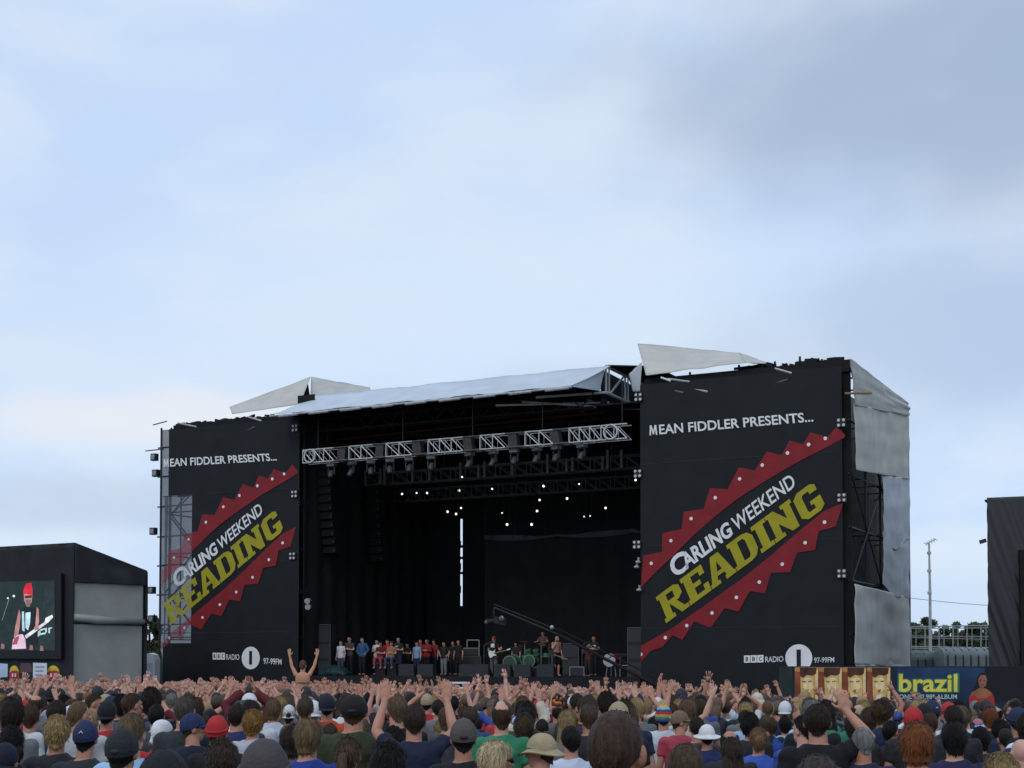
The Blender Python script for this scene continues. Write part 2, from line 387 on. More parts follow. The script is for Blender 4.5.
# untidy top edge of the right tower: rails, boards, loose poles
b = MB()
for (a, c) in (((648, 388), (762, 368)), ((755, 372), (845, 362))):
    p, q = S(*a, .5), S(*c, .5); b.bar((p[0], .5, p[1]), (q[0], .5, q[1]), .05)
for x in (690, 739, 775, 800, 822, 840):
    p = S(x, 372, .4); b.bar((p[0], .4, TOPZ - 1.2), (p[0], .4, TOPZ + .15 + .1 * (x % 3)), .05)
b.build('top_rail', M['steel'], stage)
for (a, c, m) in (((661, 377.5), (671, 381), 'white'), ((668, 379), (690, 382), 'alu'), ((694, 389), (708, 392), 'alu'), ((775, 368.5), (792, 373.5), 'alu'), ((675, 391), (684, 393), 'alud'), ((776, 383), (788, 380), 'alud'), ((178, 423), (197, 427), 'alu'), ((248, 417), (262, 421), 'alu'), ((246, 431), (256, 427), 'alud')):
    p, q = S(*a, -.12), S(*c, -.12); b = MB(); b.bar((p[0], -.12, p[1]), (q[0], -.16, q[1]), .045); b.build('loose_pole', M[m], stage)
b = MB(); p = S(845, 393.5, -.3); q = S(872, 393, -.3); b.bar((p[0], -.3, p[1]), (q[0], -.3, q[1]), .05); b.build('loose_pole', mat('wooden_pole', (.24, .17, .08), .8), stage)
b = MB()
random.seed(3)
for i in range(46):
    u = random.random(); s = RTW + 4.2 + 4.6 * u; b.obox((s, .2 + random.random() * .5, TOPZ + .02 + random.random() * .08), (random.uniform(.08, .5), .1, random.uniform(.05, .22)), (0, random.uniform(-.4, .4), 0))
for i in range(40):
    s = .2 + 6.5 * random.random(); b.obox((s, .2 + random.random() * .5, TOPZ + .0 + random.random() * .06), (random.uniform(.1, .6), .1, random.uniform(.04, .15)), (0, random.uniform(-.3, .3), 0))
b.build('top_edge', M['deep'], stage)
b = MB(); b.box((RTW + .1, .12, 13.35), (SW - .05, .3, TOPZ - .02)); b.build('top_edge', M['deep'], stage)
b = MB(); b.box((.45, .12, 13.35), (LTW, .3, TOPZ - .04)); b.build('top_edge', M['deep'], stage)
# left outer mesh column, seen through
b = MB(); zL = S(163, 430, -.05)[1]
b.grid(lambda u, v: (-.12 + (.52 - .3 * (1 - v)) * u, -.06 + .02 * math.sin(v * 40), -.6 + (zL + .6) * v), 4, 30)
b.build('mesh_column', mat('scaffold_mesh', (.10, .12, .145), .8, .2, 2, alpha=.84), stage)
b = MB(); b.bar((-.14, -.1, -1.5), (-.14, -.1, zL + .1), .055); b.bar((.4, -.05, -1.5), (.4, -.05, zL), .05)
for y in (448, 477, 507, 537, 566, 595, 625):
    z = S(160, y, -.1)[1]; b.bar((-.35, -.1, z), (1.9, -.1, z + .03), .04)
for (q, w_) in ((5.2, 7.3), (9.4, 7.4), (3.2, 5.0)): b.bar((.05, .1, q), (1.9, .1, w_), .04)
b.bar((1.0, .12, 3), (1.0, .12, 10.2), .045)
b.bar((-1.2, -.1, S(150, 451, 0)[1]), (0, -.1, S(150, 451, 0)[1] + .02), .03); b.bar((-.7, -.1, zL + .3), (.2, -.1, zL + .42), .03)
b.build('corner_post', M['steel'], stage)

# ---------------------------------------------------------------- banners
def px2(pts, zx, off):                      # zoomed pixel list -> stage plane (s, z)
    return [S(off[0] + x * zx, off[1] + y * zx, 0) for x, y in pts]
Z6, O6, O7 = 300 / 1024, (620, 330), (620, 500)
up = px2([(772, 360), (744, 332), (712, 368), (654, 352), (628, 392), (583, 379), (556, 430), (506, 416), (464, 482), (411, 470), (372, 545), (312, 541), (290, 612), (222, 622)], Z6, O6) + \
     px2([(215, 100), (150, 115), (148, 178), (85, 190), (74, 300)], Z6, O7) + px2([(130, 245), (190, 188), (255, 122), (330, 57)], Z6, O7) + px2([(400, 582), (500, 517), (600, 458), (700, 407), (772, 368)], Z6, O6)
lo = px2([(766, 590), (740, 672)], Z6, O6) + px2([(682, 108), (670, 172), (610, 180), (585, 247), (520, 250), (500, 319), (447, 312), (410, 381), (362, 370), (314, 436), (258, 415), (218, 478), (185, 462), (150, 502), (110, 515), (72, 552), (74, 498), (180, 440), (300, 356), (420, 270), (520, 190), (620, 103), (700, 40)], Z6, O7)
dots = px2([(705, 372), (648, 393), (576, 422), (490, 463), (413, 510), (330, 574), (248, 645)], Z6, O6) + px2([(179, 140), (112, 217), (77, 527), (160, 470), (233, 429), (319, 386), (402, 333), (480, 281), (558, 220), (636, 147), (702, 77)], Z6, O7)
def rc(a, b_, c, d): return [(a, b_), (c, b_), (c, d), (a, d)]
LET = [
 (1.0, [rc(0, 0, .44, .15), rc(.08, .15, .36, .85), rc(0, .85, .75, 1), [(.75, 1), (.92, .9), (.94, .6), (.75, .47), (.64, .47), (.64, .85), (.75, .85)], rc(.36, .47, .64, .62), [(.40, .47), (.66, .47), (.86, .15), (1, .15), (1, 0), (.68, 0)]]),
 (.90, [rc(0, 0, .9, .16), rc(.08, .16, .38, .84), rc(0, .84, .9, 1), rc(.70, .16, .9, .34), rc(.70, .68, .9, .84), rc(.38, .42, .66, .58)]),
 (1.0, [rc(0, 0, .38, .14), rc(.6, 0, 1, .14), [(.06, .14), (.3, .14), (.5, .75), (.5, 1), (.34, 1)], [(.5, .75), (.66, .14), (.95, .14), (.68, 1), (.5, 1)], [(.346, .28), (.625, .28), (.588, .42), (.392, .42)]]),
 (.97, [rc(0, 0, .6, .15), rc(.08, .15, .38, .85), rc(0, .85, .6, 1), [(.6, 0), (.82, .06), (.96, .25), (.96, .75), (.82, .94), (.6, 1), (.6, .85), (.66, .75), (.66, .25), (.6, .15)]]),
 (.54, [rc(0, 0, .54, .15), rc(.12, .15, .42, .85), rc(0, .85, .54, 1)]),
 (1.02, [rc(0, 0, .42, .14), rc(.08, .14, .34, .86), rc(0, .86, .34, 1), [(.34, 1), (.34, .5), (.68, 0), (.68, .48)], rc(.68, 0, .94, .86), rc(.60, .86, 1.02, 1)]),
 (.95, [[(.9, .7), (.9, .9), (.75, 1), (.25, 1), (.05, .85), (.05, .15), (.25, 0), (.75, 0), (.92, .12), (.92, .48), (.52, .48), (.52, .34), (.62, .34), (.62, .18), (.38, .18), (.34, .25), (.34, .75), (.38, .82), (.62, .82), (.62, .7)]]),
]
def banner(s0, s1, ds, dz, label, left):
    org = ((s0 + s1) / 2, -.15, -1.2)
    s1 -= 0 if left else .3
    root = sthing('stage_banner', label, 'banner', org, 'printed banners on the stage towers')
    T = -.15
    ztop = TOPZ - .32
    def cloth(a, c, z0, z1, m, nu=50, nv=60):
        b = MB()
        def fn(u, v):
            s, z = a + (c - a) * u, z0 + (z1 - z0) * v
            return (s, T + .014 * noise.noise(Vector((s * .9, z * .35, ds))) + .008 * math.sin(s * 2.1) - .004, z)
        b.grid(fn, nu, nv); return b.build('cloth', m, root, smooth=True)
    scr = mat('thin_banner_mesh', (.075, .088, .108), .85, .25, 1.5, alpha=.86)
    if left:
        cloth(LS, s1, -1.2, ztop, M['banner']); cloth(s0 + .38, LS, 10.15, ztop, M['banner'], 16, 16)
        cloth(s0 + .15, LS, 2.6, 10.15, scr, 16, 30); cloth(s0 + .1, LS, -1.2, 2.6, M['banner'], 16, 16)
    else: cloth(s0, s1, -1.2, ztop, M['banner'])
    b = MB()
    for z in (3.1, 6.6, 10.1):
        b.box((s0 + .02, T - .012, z), (s1 - .02, T + .005, z + .035))
    b.build('seam', mat('banner_seam', (.022, .025, .03), .8), root)
    def thin(o, m):            # on the see-through edge of the left cloth the print is thin too
        if not left or m is M['banner']: return o
        tm = mat('thin_' + m.name, {M['red']: (.27, .05, .07), M['gold']: (.36, .33, .04)}.get(m, (.6, .61, .62)), .65, .15, 2, alpha=.62 if m is M['red'] else .93)
        o.data.materials.append(tm); bm = bmesh.new(); bm.from_mesh(o.data)
        bmesh.ops.bisect_plane(bm, geom=bm.verts[:] + bm.edges[:] + bm.faces[:], plane_co=(LS - org[0], 0, 0), plane_no=(1, 0, 0), dist=1e-5)
        for f_ in bm.faces:
            c_ = f_.calc_center_median()
            if c_.x < LS - org[0] and 2.6 < c_.z + org[2] < 10.15: f_.material_index = 1
        bm.to_mesh(o.data); bm.free(); return o
    def AX(s): return (s - 27.53) * 1.038 + .62 if left else s + ds
    def flat(name, polys, m, lift=.03, parent=root):
        b = MB()
        for p in polys: b.add([(max(AX(s), s0 + .01), T - lift, z + dz) for s, z in p], [tuple(range(len(p)))])
        return thin(b.build(name, m, parent), m)
    for p in (up, lo):
        o = flat('burst', [p], M['red'])
        if left: tag(o, None)
    dsc = []
    for (s, z) in dots: dsc.append([(s + .075 * math.cos(q), z + .075 * math.sin(q)) for q in [2 * math.pi * k / 10 for k in range(10)]])
    flat('dot_row', dsc, M['white'], .036)
    # slab letters
    bl, br = px2([(163, 421), (710, 22)], Z6, O7); tl = px2([(127, 333)], Z6, O7)[0]; tr = px2([(667, 516)], Z6, O6)[0]
    q = quadmap(bl, br, tl, tr); tot = sum(w for w, _ in LET) + .025 * 6; x = 0; polys = []
    for w, ps in LET:
        for p in ps: polys.append([tuple(q((x + px_) / tot, v)) for px_, v in p])
        x += w + .025
    flat('name_lettering', polys, M['gold'], .034)
    def line(name, body, quad, bold, m=M['white'], lift=.034, shift=True):
        q = quadmap(*quad); vs, fs = glyphs(body, bold); b = MB()
        b.add([(AX(q(u, v).x) if shift else q(u, v).x, T - lift, q(u, v).y + (dz if shift else 0)) for u, v in vs], fs)
        return thin(b.build(name, m, root), m)
    def emm(quad, shift):           # the wide splayed capital that opens the heading
        q = quadmap(*quad); pts = [(0, 0), (.2, 0), (.25, .60), (.43, .08), (.57, .08), (.75, .60), (.8, 0), (1, 0), (.92, 1), (.70, 1), (.5, .42), (.30, 1), (.08, 1)]; b = MB()
        b.add([(q(u, v).x, T - .034, q(u, v).y) for u, v in pts], [tuple(range(13))]); b.build('presenter_lettering', M['white'], root)
    # the heading in two sizes along the rising line
    c0 = px2([(190, 270), (392, 122), (150, 182), (352, 62)], Z6, O7)
    line('title_lettering', 'C', px2([(192, 270), (240, 236), (166, 205), (222, 170)], Z6, O7), .035)
    line('title_lettering', 'ARLING', px2([(232, 240), (392, 120), (208, 190), (372, 72)], Z6, O7), .035)
    wq = px2([(400, 110)], Z6, O7) + px2([(607, 533)], Z6, O6) + px2([(382, 66)], Z6, O7) + px2([(586, 490)], Z6, O6)
    line('title_lettering', 'WEEKEND', wq, .012)
    if not left:
        emm(px2([(106, 362), (133, 359.6), (105, 328), (131, 326)], Z6, O6), True); line('presenter_lettering', 'EAN FIDDLER PRESENTS...', px2([(140, 359), (665, 315), (138, 325.5), (661, 282)], Z6, O6), .018)
        cy = S(800, 658, 0); bq = px2([(427, 556), (495, 554), (427, 531), (495, 529)], Z6, O7); rq = px2([(500, 554), (562, 552), (500, 535), (562, 533)], Z6, O7); fq = px2([(667, 556), (735, 554), (667, 538), (735, 536)], Z6, O7); rad = 12.9
    else:
        z2 = 260 / 998; z3 = 260 / 1024
        emm(px2([(138, 413), (158, 412), (138, 382), (158, 381)], z2, (130, 360)), False); line('presenter_lettering', 'EAN FIDDLER PRESENTS...', px2([(163, 411.5), (573, 388), (163, 380.5), (566, 359)], z2, (130, 360)), .018, shift=False)
        cy = S(253, 658, 0); bq = px2([(334, 550), (384, 550), (334, 523), (384, 523)], z3, (130, 520)); rq = px2([(388, 551), (440, 551), (388, 529), (440, 529)], z3, (130, 520)); fq = px2([(535, 568), (606, 570), (535, 543), (606, 547)], z3, (130, 520)); rad = 10.6
    # round station emblem
    rs = rad / 1400 * (ST(cy[0], 0, 0).y)
    b = MB(); b.add([(cy[0] + rs * 1.06 * math.cos(a), T - .034, cy[1] + rs * 1.06 * math.sin(a)) for a in [2 * math.pi * k / 40 for k in range(40)]], [tuple(range(40))]); b.build('emblem', M['white'], root)
    b = MB(); b.box((cy[0] - rs * .17, T - .044, cy[1] - rs * .62), (cy[0] + rs * .17, T - .038, cy[1] + rs * .66)); b.build('emblem_numeral', M['banner'], root)
    n = 3
    qm = quadmap(*bq); b = MB()
    for i in range(3):
        p = [qm((i + .04) / 3, 0), qm((i + .96) / 3, 0), qm((i + .96) / 3, 1), qm((i + .04) / 3, 1)]
        b.add([(v.x, T - .034, v.y) for v in p], [(0, 1, 2, 3)])
    b.build('station_block', M['white'], root)
    for i, ch in enumerate('BBC'):
        p = [qm((i + .28) / 3, .2), qm((i + .72) / 3, .2), qm((i + .28) / 3, .8), qm((i + .72) / 3, .8)]
        line('station_letter', ch, p, .02, M['banner'], .04, False)
    line('station_lettering', 'RADIO', rq, .006, M['white'], .034, False)
    line('station_lettering', '97-99FM', fq, .006, M['white'], .034, False)
    return root
banner(RTW, SW, 0, 0, 'black banner with red sawtooth burst on the right tower, beside the grey tarpaulins', False)
banner(.02, LTW - .02, -26.85, .17, 'black banner with red sawtooth burst on the left tower, see-through along its outer edge', True)

# ---------------------------------------------------------------- tarpaulins
def tarp_side(pxs, name, label, m, tuck=.03, nu=48, nv=48, s=SW + .2, sag=.0, bulge=.06, group='tarpaulins round the stage towers'):
    """pxs: four picture corners bl, br, tl, tr on the right side plane"""
    c = [Vector(SD(x, y, s)) for x, y in pxs]; q = quadmap(*c); org = (s, c[0].x, c[0].y); b = MB()
    def fn(u, v):
        p = q(u, v); e = 1 - v
        w = bulge * noise.noise(Vector((u * 3.1, v * 4.3, c[0].y))) + .5 * bulge * noise.noise(Vector((u * 9, v * 3, c[0].x + 5))) + tuck * math.sin(v * math.pi)
        w += .035 * (1 - abs(noise.noise(Vector((u * 2.2 - v * 1.2, v * 3.2 + u * 1.5, 9 + c[0].x)))))
        return (s + max(w, -.03), p.x, p.y - sag * e * math.sin(math.pi * min(u * 1.15, 1)) + .05 * noise.noise(Vector((u * 5, v, 2))) * e)
    b.grid(fn, nu, nv)
    return b.own(name, m, label, 'tarpaulin', org, group, smooth=True, solid=.015)
tarp_side([(854, 405), (908.5, 416), (849, 358.5), (908, 403)], 'tarpaulin', 'sloping grey tarpaulin over the top outer corner of the right tower', M['tarp'])
tarp_side([(855.5, 470), (908.5, 479.5), (853, 404), (908, 415)], 'tarpaulin', 'wide beige tarpaulin on the tower side, between the sloping corner sheet and the open scaffold', M['beige'], s=SW + .14)
tarp_side([(883, 538), (908.5, 540), (882, 476), (908.5, 478)], 'tarpaulin', 'narrow pale blue tarpaulin strip beside the open scaffold, upper of two', M['tarp_blue'], s=SW + .11, sag=.5)
tarp_side([(882, 584), (908.5, 599), (882.5, 532), (908.5, 536)], 'tarpaulin', 'narrow pale blue tarpaulin strip beside the open scaffold, lower of two', M['tarp_blue'], s=SW + .08, sag=.25)
tarp_side([(854.5, 664), (909, 668), (853.5, 584), (909, 597)], 'tarpaulin', 'large grey tarpaulin at the foot of the right tower, above the hoarding', M['tarp'], s=SW + .1, bulge=.07)
tarp_side([(854.5, 690), (909, 694), (854.5, 655), (909, 658)], 'tarpaulin', 'pale blue strip of tarpaulin showing below the large grey one at the tower foot', M['tarp_blue'], s=SW + .06)
# wing on top of the right tower
def roof_sheet(corners, name, label, m, nu=30, nv=10, amp=.05):
    c = [Vector((S(x, y, t)[0], t, S(x, y, t)[1])) for x, y, t in corners]; q = quadmap(*c); org = tuple(c[0]); b = MB()
    def fn(u, v):
        p = q(u, v); w = amp * noise.noise(Vector((u * 6, v * 4, c[0].x))) - 2.2 * amp * math.sin(math.pi * u) * math.sin(math.pi * v)
        return (p.x, p.y + w * .5, p.z + w)
    b.grid(fn, nu, nv)
    return b.own(name, m, label, 'tarpaulin', org, 'tarpaulins round the stage towers', smooth=True, solid=.02)
roof_sheet([(646, 375, -.2), (746, 362.5, -.2), (637.5, 343.5, 3.2), (740, 353, 3.2)], 'tarpaulin', 'pale grey tarpaulin wing raised above the top of the right tower', M['beige'])
roof_sheet([(746, 362.5, -.2), (768, 364, .2), (740, 353, 3.2), (766, 362.5, 3.2)], 'tarpaulin', 'short tapering end of tarpaulin hanging off the raised wing', M['beige'], 8, 8)
roof_sheet([(633, 392, .6), (640, 392, .3), (629, 374, .8), (642, 362, .3)], 'tarpaulin', 'narrow strip of tarpaulin hanging in the corner between canopy and right tower', M['tarp_blue'], 8, 10)
roof_sheet([(232, 414, 1.0), (300, 404, 1.0), (229.5, 407, 2.2), (310.5, 377, 4.5)], 'tarpaulin', 'left half of the peaked grey tarpaulin on the left tower roof', M['beige'], amp=.03)
roof_sheet([(310.5, 402, 3.0), (372, 398, 3.0), (311, 377, 4.6), (370, 387.5, 5.5)], 'tarpaulin', 'right half of the peaked grey tarpaulin on the left tower roof', M['tarp'], amp=.03)
b = MB(); p = S(300, 404, 3.6); q = S(311, 404, 3.6); r_ = S(310.8, 378, 4.8)
b.prism([(p[0], 3.6, p[1] - .3), (q[0], 3.6, q[1] - .3), (r_[0], 4.4, r_[1] - .1)], (0, 0, 0), (0, .1, 0)); b.build('dark_gap_filler', M['deep'], stage)  # darkness of the gap between the sheets, put in as a solid dark wedge

# ---------------------------------------------------------------- lighting trusses
def box_truss(p, q, h, d, n, rc_, rw, b, rear=1.0):
    p, q = Vector(p), Vector(q)
    for z in (0, h):
        for t in (0, d): b.bar(p + Vector((0, t, z)), q + Vector((0, t, z)), rc_ * (rear if t else 1))
    for i in range(n):
        a, c = p.lerp(q, i / n), p.lerp(q, (i + 1) / n)
        for t in (0, d):
            b.bar(a + Vector((0, t, 0)), a + Vector((0, t, h)), rw * (rear if t else 1)); b.bar(a + Vector((0, t, h)), c + Vector((0, t, 0)), rw * (rear if t else 1))
tz = 12.05; FT = -.75
tr1 = sthing('lighting_truss', 'bright silver front lighting truss hung under the roof lip', 'truss', (16, FT, tz), 'lighting trusses over the stage')
h1 = S(627, 424.5, FT)[1] - S(627, 439, FT)[1]; z0 = (S(627, 439, FT)[1] + S(303, 462.5, FT)[1]) / 2
def sx(x, t=FT): return S(x, 440, t)[0]
for (x0, x1, n) in ((303, 334, 3), (349, 373, 2), (386, 412, 2), (428, 463, 3), (480, 505, 2), (525, 553, 2), (569, 600, 3), (601, 627, 2)):
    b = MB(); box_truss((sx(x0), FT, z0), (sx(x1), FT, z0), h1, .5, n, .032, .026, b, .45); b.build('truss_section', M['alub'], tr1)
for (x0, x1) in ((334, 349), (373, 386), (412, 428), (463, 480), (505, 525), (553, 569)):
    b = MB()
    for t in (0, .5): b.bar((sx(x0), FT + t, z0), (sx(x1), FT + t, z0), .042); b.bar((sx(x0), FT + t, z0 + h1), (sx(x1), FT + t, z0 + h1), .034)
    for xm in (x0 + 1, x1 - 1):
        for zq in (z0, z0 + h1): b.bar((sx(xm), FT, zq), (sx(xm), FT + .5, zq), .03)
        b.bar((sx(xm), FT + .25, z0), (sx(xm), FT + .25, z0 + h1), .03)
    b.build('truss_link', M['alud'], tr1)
for xx in (310.5, 611):
    b = MB(); c = sx(xx); rr = h1 * .5
    pts = [(c + rr * math.cos(a), FT - .06, z0 + h1 / 2 + rr * math.sin(a)) for a in [2 * math.pi * k / 20 for k in range(21)]]
    b.tube(pts, .04, 6, False); b.build('ring', M['alub'], tr1)
for (x, tl_) in ((341, .1), (379, .12), (416, -.15), (467, -.15), (512, -.12), (554, -.18)):
    b = MB(); b.obox((sx(x), FT + .2, z0 + h1 * .55), (.42, .35, h1 * 1.0), (0, tl_, 0)); b.build('motor_cover', mat('motor_grey', (.04, .038, .038), .6, .3), tr1)
for xx in (315, 400, 470, 540, 620):
    b = MB(); b.bar((sx(xx), FT + .25, z0 + h1), (sx(xx), FT + .25, 13.72), .02); b.build('chain', M['steel'], tr1)
def dark_truss(t, ya, xa, xb, lab):
    z = S(xb, ya, t)[1]; a, c = S(xa, ya, t)[0], S(xb, ya, t)[0]; a = max(a, LTW + .3); c = min(c, RTW - .2)
    r = sthing('lighting_truss', lab, 'truss', ((a + c) / 2, t, z), 'lighting trusses over the stage'); b = MB()
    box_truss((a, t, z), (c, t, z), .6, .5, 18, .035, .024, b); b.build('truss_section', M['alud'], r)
    b = MB()
    for k in range(5): s = a + (c - a) * (k + .5) / 5; b.bar((s, t + .25, z + .6), (s, t + .25, 13.72), .02)
    b.build('chain', M['steel'], r); return r, z
dark_truss(5.0, 467, 365, 640, 'dull middle lighting truss with upright lamp bars, behind the bright one')
dark_truss(8.0, 487, 395, 640, 'dark rear lighting truss hanging lowest, in the gloom above the band')
random.seed(11)
zz2 = S(640, 467, 5.0)[1]
for k, x in enumerate((366, 381, 385, 413, 430, 461, 479, 485, 513, 548, 567, 573, 603, 608, 622)):
    s = S(x, 470, 4.7)[0]
    b = MB(); b.box((s - .06, 4.62, zz2 - .05), (s + .06, 4.74, zz2 + random.uniform(.5, .95))); b.own('light_bar', mat('lamp_bar_grey', (.09, .095, .10), .5, .3), 'upright grey light bar strapped to the middle truss', 'stage light', (s, 4.7, zz2), 'light bars on the middle truss')
# moving lights hung under the bright truss
first = None
for k, x in enumerate((329, 349, 368, 387, 407, 429, 467, 491, 512, 534.5, 554, 579.5)):
    s = sx(x)
    if first is None:
        first = sthing('moving_light', 'dark moving-head light hanging under the bright front truss', 'stage light', (s, FT + .25, z0), 'moving lights under the front truss')
        b = MB(); b.box((s - .2, FT + .1, z0 - .22), (s + .2, FT + .4, z0 - .06)); b.build('base', M['alud'], first)
        b = MB(); b.box((s - .2, FT + .2, z0 - .62), (s - .15, FT + .3, z0 - .22)); b.box((s + .15, FT + .2, z0 - .62), (s + .2, FT + .3, z0 - .22)); b.box((s - .2, FT + .2, z0 - .26), (s + .2, FT + .3, z0 - .215)); b.build('yoke', M['steel'], first)
        b = MB(); b.tube([(s, FT + .35, z0 - .42), (s, FT + .25, z0 - .5), (s, FT + .12, z0 - .72), (s, FT + .1, z0 - .76)], [.09, .125, .12, .10], 12); b.build('head', mat('lamp_head', (.05, .052, .055), .45, .2), first, smooth=True)
    else: dup(first, ST(s, FT + .25, z0), ANG + random.uniform(-.6, .6))
# small lamps shining towards the crowd
spots = [(352, 474, 4, .7), (402, 494, 8, 1), (416.5, 493, 8, .8), (427, 493, 8, 1), (459, 490.5, 8, 1.2), (492, 489, 8, .9), (543.5, 486, 8, 1.2), (579, 484, 8, .7), (447.5, 511.7, 8, 1.1), (456, 514, 8, 1.1),
         (461, 508, 8, .9), (502, 513, 8, .6), (507, 524.5, 8, 1.2), (539.5, 500, 8, 1), (567, 498.5, 8, 1.1), (537, 511, 8, 1.1), (531.5, 524.5, 8, 1.2), (605.5, 508, 8, 1), (635.5, 480, 4, .9), (462, 477, 4, .7), (584, 516.5, 8, .5), (590, 516, 8, .5), (515, 462.5, 3, .9)]
for k, (x, y, t, r) in enumerate(spots):
    s, z = S(x, y, t); rr = .085 * r + .015
    rr *= .56; lm = sthing('spot_lamp', 'small lit spot lamp shining white out of the dark stage rig', 'stage light', (s, t, z), 'lit lamps in the stage rig')
    b = MB(); b.tube([(s, t + .3, z + .08), (s, t + .02, z)], [rr * .9, rr * 1.15], 10); b.build('housing', M['steel'], lm)
    b = MB(); b.tube([(s, t + .018, z), (s, t + .0, z)], [rr, rr], 10); b.build('lens', M['lamp'], lm)
    b = MB(); b.bar((s, t + .2, z + .05), (s, t + .2, min(z + 1.3, 13.7)), .015, 4); b.build('hanger', M['steel'], lm)
# four-lamp blinders on the tower edges
for k, (x, y, nm) in enumerate(((638, 397, 'top of the right banner inner edge'), (637.5, 473.5, 'inner edge of the right banner, level with the upper rig'), (636.5, 544.5, 'inner edge of the right banner, level with the back cloth'), (841, 422.5, 'outer edge of the right banner, upper'), (841.5, 497.5, 'outer edge of the right banner, middle'), (841.5, 573.5, 'outer edge of the right banner, lower'), (294.5, 428, 'top corner of the left banner'), (294, 494, 'inner edge of the left banner, upper'), (292, 556, 'inner edge of the left banner, lower'))):
    s, z = S(x, y, -.3); r = sthing('blinder_light', 'white four-lamp blinder on the ' + nm, 'stage light', (s, -.3, z), 'four-lamp blinders on the tower edges')
    b = MB(); b.box((s - .17, -.26, z - .17), (s + .17, -.2, z + .17)); b.build('back_plate', M['steel'], r)
    for i in (-1, 1):
        for j in (-1, 1):
            b = MB(); b.tube([(s + i * .1, -.26, z + j * .1), (s + i * .1, -.31, z + j * .1)], [.045, .062], 10); b.build('lamp', mat('blinder_glass', (.5, .5, .5), .25, .1, 3), r)
for (x, y) in ((638, 562), (636.5, 567), (639, 590)):
    s, z = S(x, y, -.3); b = MB(); b.ell((s, -.3, z), (.12, .12, .07), nu=10, nv=6); b.box((s - .03, -.28, z), (s + .03, -.16, z + .2)); b.own('clip_lamp', mat('clip_lamp_grey', (.33, .33, .33), .4), 'small pale lamp clipped to the inner edge of the right banner', 'stage light', (s, -.3, z), 'pale lamps on the inner edge of the right banner')
for k, (x, y, w) in enumerate(((154.5, 457.5, 'topmost, on a bracket'), (156, 473.5, 'second from the top'), (153.5, 531.5, 'third from the top'), (152, 590.5, 'second from the bottom'), (152.5, 619, 'lowest'))):
    s, z = S(x, y, -.1); r = sthing('floodlight', 'square floodlight on the outer post of the left tower, ' + w, 'floodlight', (s, -.1, z), 'floodlights on the left corner post')
    b = MB(); b.box((s - .17, -.22, z - .17), (s + .17, .02, z + .19)); b.build('housing', M['steel'], r)
    b = MB(); b.box((s - .12, -.24, z - .11), (s + .1, -.221, z + .13)); b.build('lens', mat('flood_glass', (.24, .26, .28), .2, .3, 9), r)
    b = MB(); b.bar((s + .15, -.1, z + .05), (-.5, -.1, z + .05), .025); b.build('bracket', M['steel'], r)
# rear black cloth with its scalloped pale hem
b = MB(); hz = S(560, 537, 9)[1]; h0, h1_ = S(485, 540, 9)[0], RTW - .2
b.grid(lambda u, v: (h0 + (h1_ - h0) * u, 9 + .05 * math.sin(u * 60), DZ + (hz - DZ + .05 * math.cos(u * 44)) * v), 90, 8)
bc = b.own('backcloth', M['drape'], 'black backcloth hung behind the band with a scalloped grey top hem', 'backdrop', ((h0 + h1_) / 2, 9, DZ), solid=.02)
b = MB(); b.grid(lambda u, v: (h0 + (h1_ - h0) * u, 8.93 + .05 * math.sin(u * 60), hz + .08 + .30 * (abs(math.sin(u * 9.2)) ** .6 * -1 * .6) * 1 + (.20 + .10 * math.sin(u * 14)) * v), 110, 2)
b.build('hem', mat('grey_hem', (.045, .047, .06), .8, .3, 2), bc, solid=.02)
b = MB()
for k in range(8): s = h0 + (h1_ - h0) * k / 7; b.bar((s, 9, hz), (s, 9, 13.7), .012, 4)
b.build('line', M['steel'], bc)
# ---------------------------------------------------------------- video screen house on the left
def wthing(name, label, cat, org=(0, 0, 0), group=None):
    o = thing(name, label, cat, org, 0, group); o['_org'] = tuple(org); return o
A = at(75, 543, 62.0); B_ = at(147, 571, 64.5); Cc = at(-70, 551, 67.3)
gA, gB, gC = gz(A.y) - .1, gz(B_.y) - .1, gz(Cc.y) - .1
house = wthing('screen_house', 'black cloth-covered video screen shed with a grey side wall', 'screen shed', (A.x, A.y, gA))
blackv = mat('black_sheet', (.016, .018, .021), .75, .25, 1.0, .3, 2.5)
def wall(p, q, z0a, z1a, z0b, z1b, amp=.06, nu=60, nv=40, fr=5):
    p, q = Vector((p.x, p.y, 0)), Vector((q.x, q.y, 0)); d = (q - p).normalized(); n = Vector((d.y, -d.x, 0)); L = (q - p).length
    def fn(u, v):
        w = amp * (noise.noise(Vector((u * L * .9, v * 2.0, p.x))) + .5 * math.sin(u * L * fr + 2 * v))
        r = p + (q - p) * u + n * w; a, c = z0a + (z0b - z0a) * u, z1a + (z1b - z1a) * u
        return (r.x, r.y, a + (c - a) * v)
    b = MB(); b.grid(fn, nu, nv); return b
back = Vector((-6.0, 6.0, 0))
fas = mat('black_roof_sheet', (.02, .023, .027), .6, .2, 1, .3, 2)
wall(Cc, A, gC, Cc.z, gA, A.z).build('front_wall', blackv, house, smooth=True, solid=.02)
fz = lambda y, Y: at(100, y, Y).z
wall(A, B_, at(78, 580, 62).z - .1, A.z + .01, at(146, 583, 64.5).z - .1, B_.z + .01, .05).build('roof_fascia', fas, house, smooth=True, solid=.03)
sg = mat('grey_side_sheet', (.30, .305, .285), .75, .08, 1.2, .2, 2, dirt=.3)
ins = (B_ - A).normalized(); nrm = Vector((ins.y, -ins.x, 0)) * -.12
wall(A + nrm + ins * .05, B_ + nrm - ins * .12, at(78, 622, 62).z, at(78, 578, 62).z, at(146, 625, 64.5).z, at(146, 581, 64.5).z, .03, fr=1).build('side_sheet', sg, house, smooth=True, solid=.02)
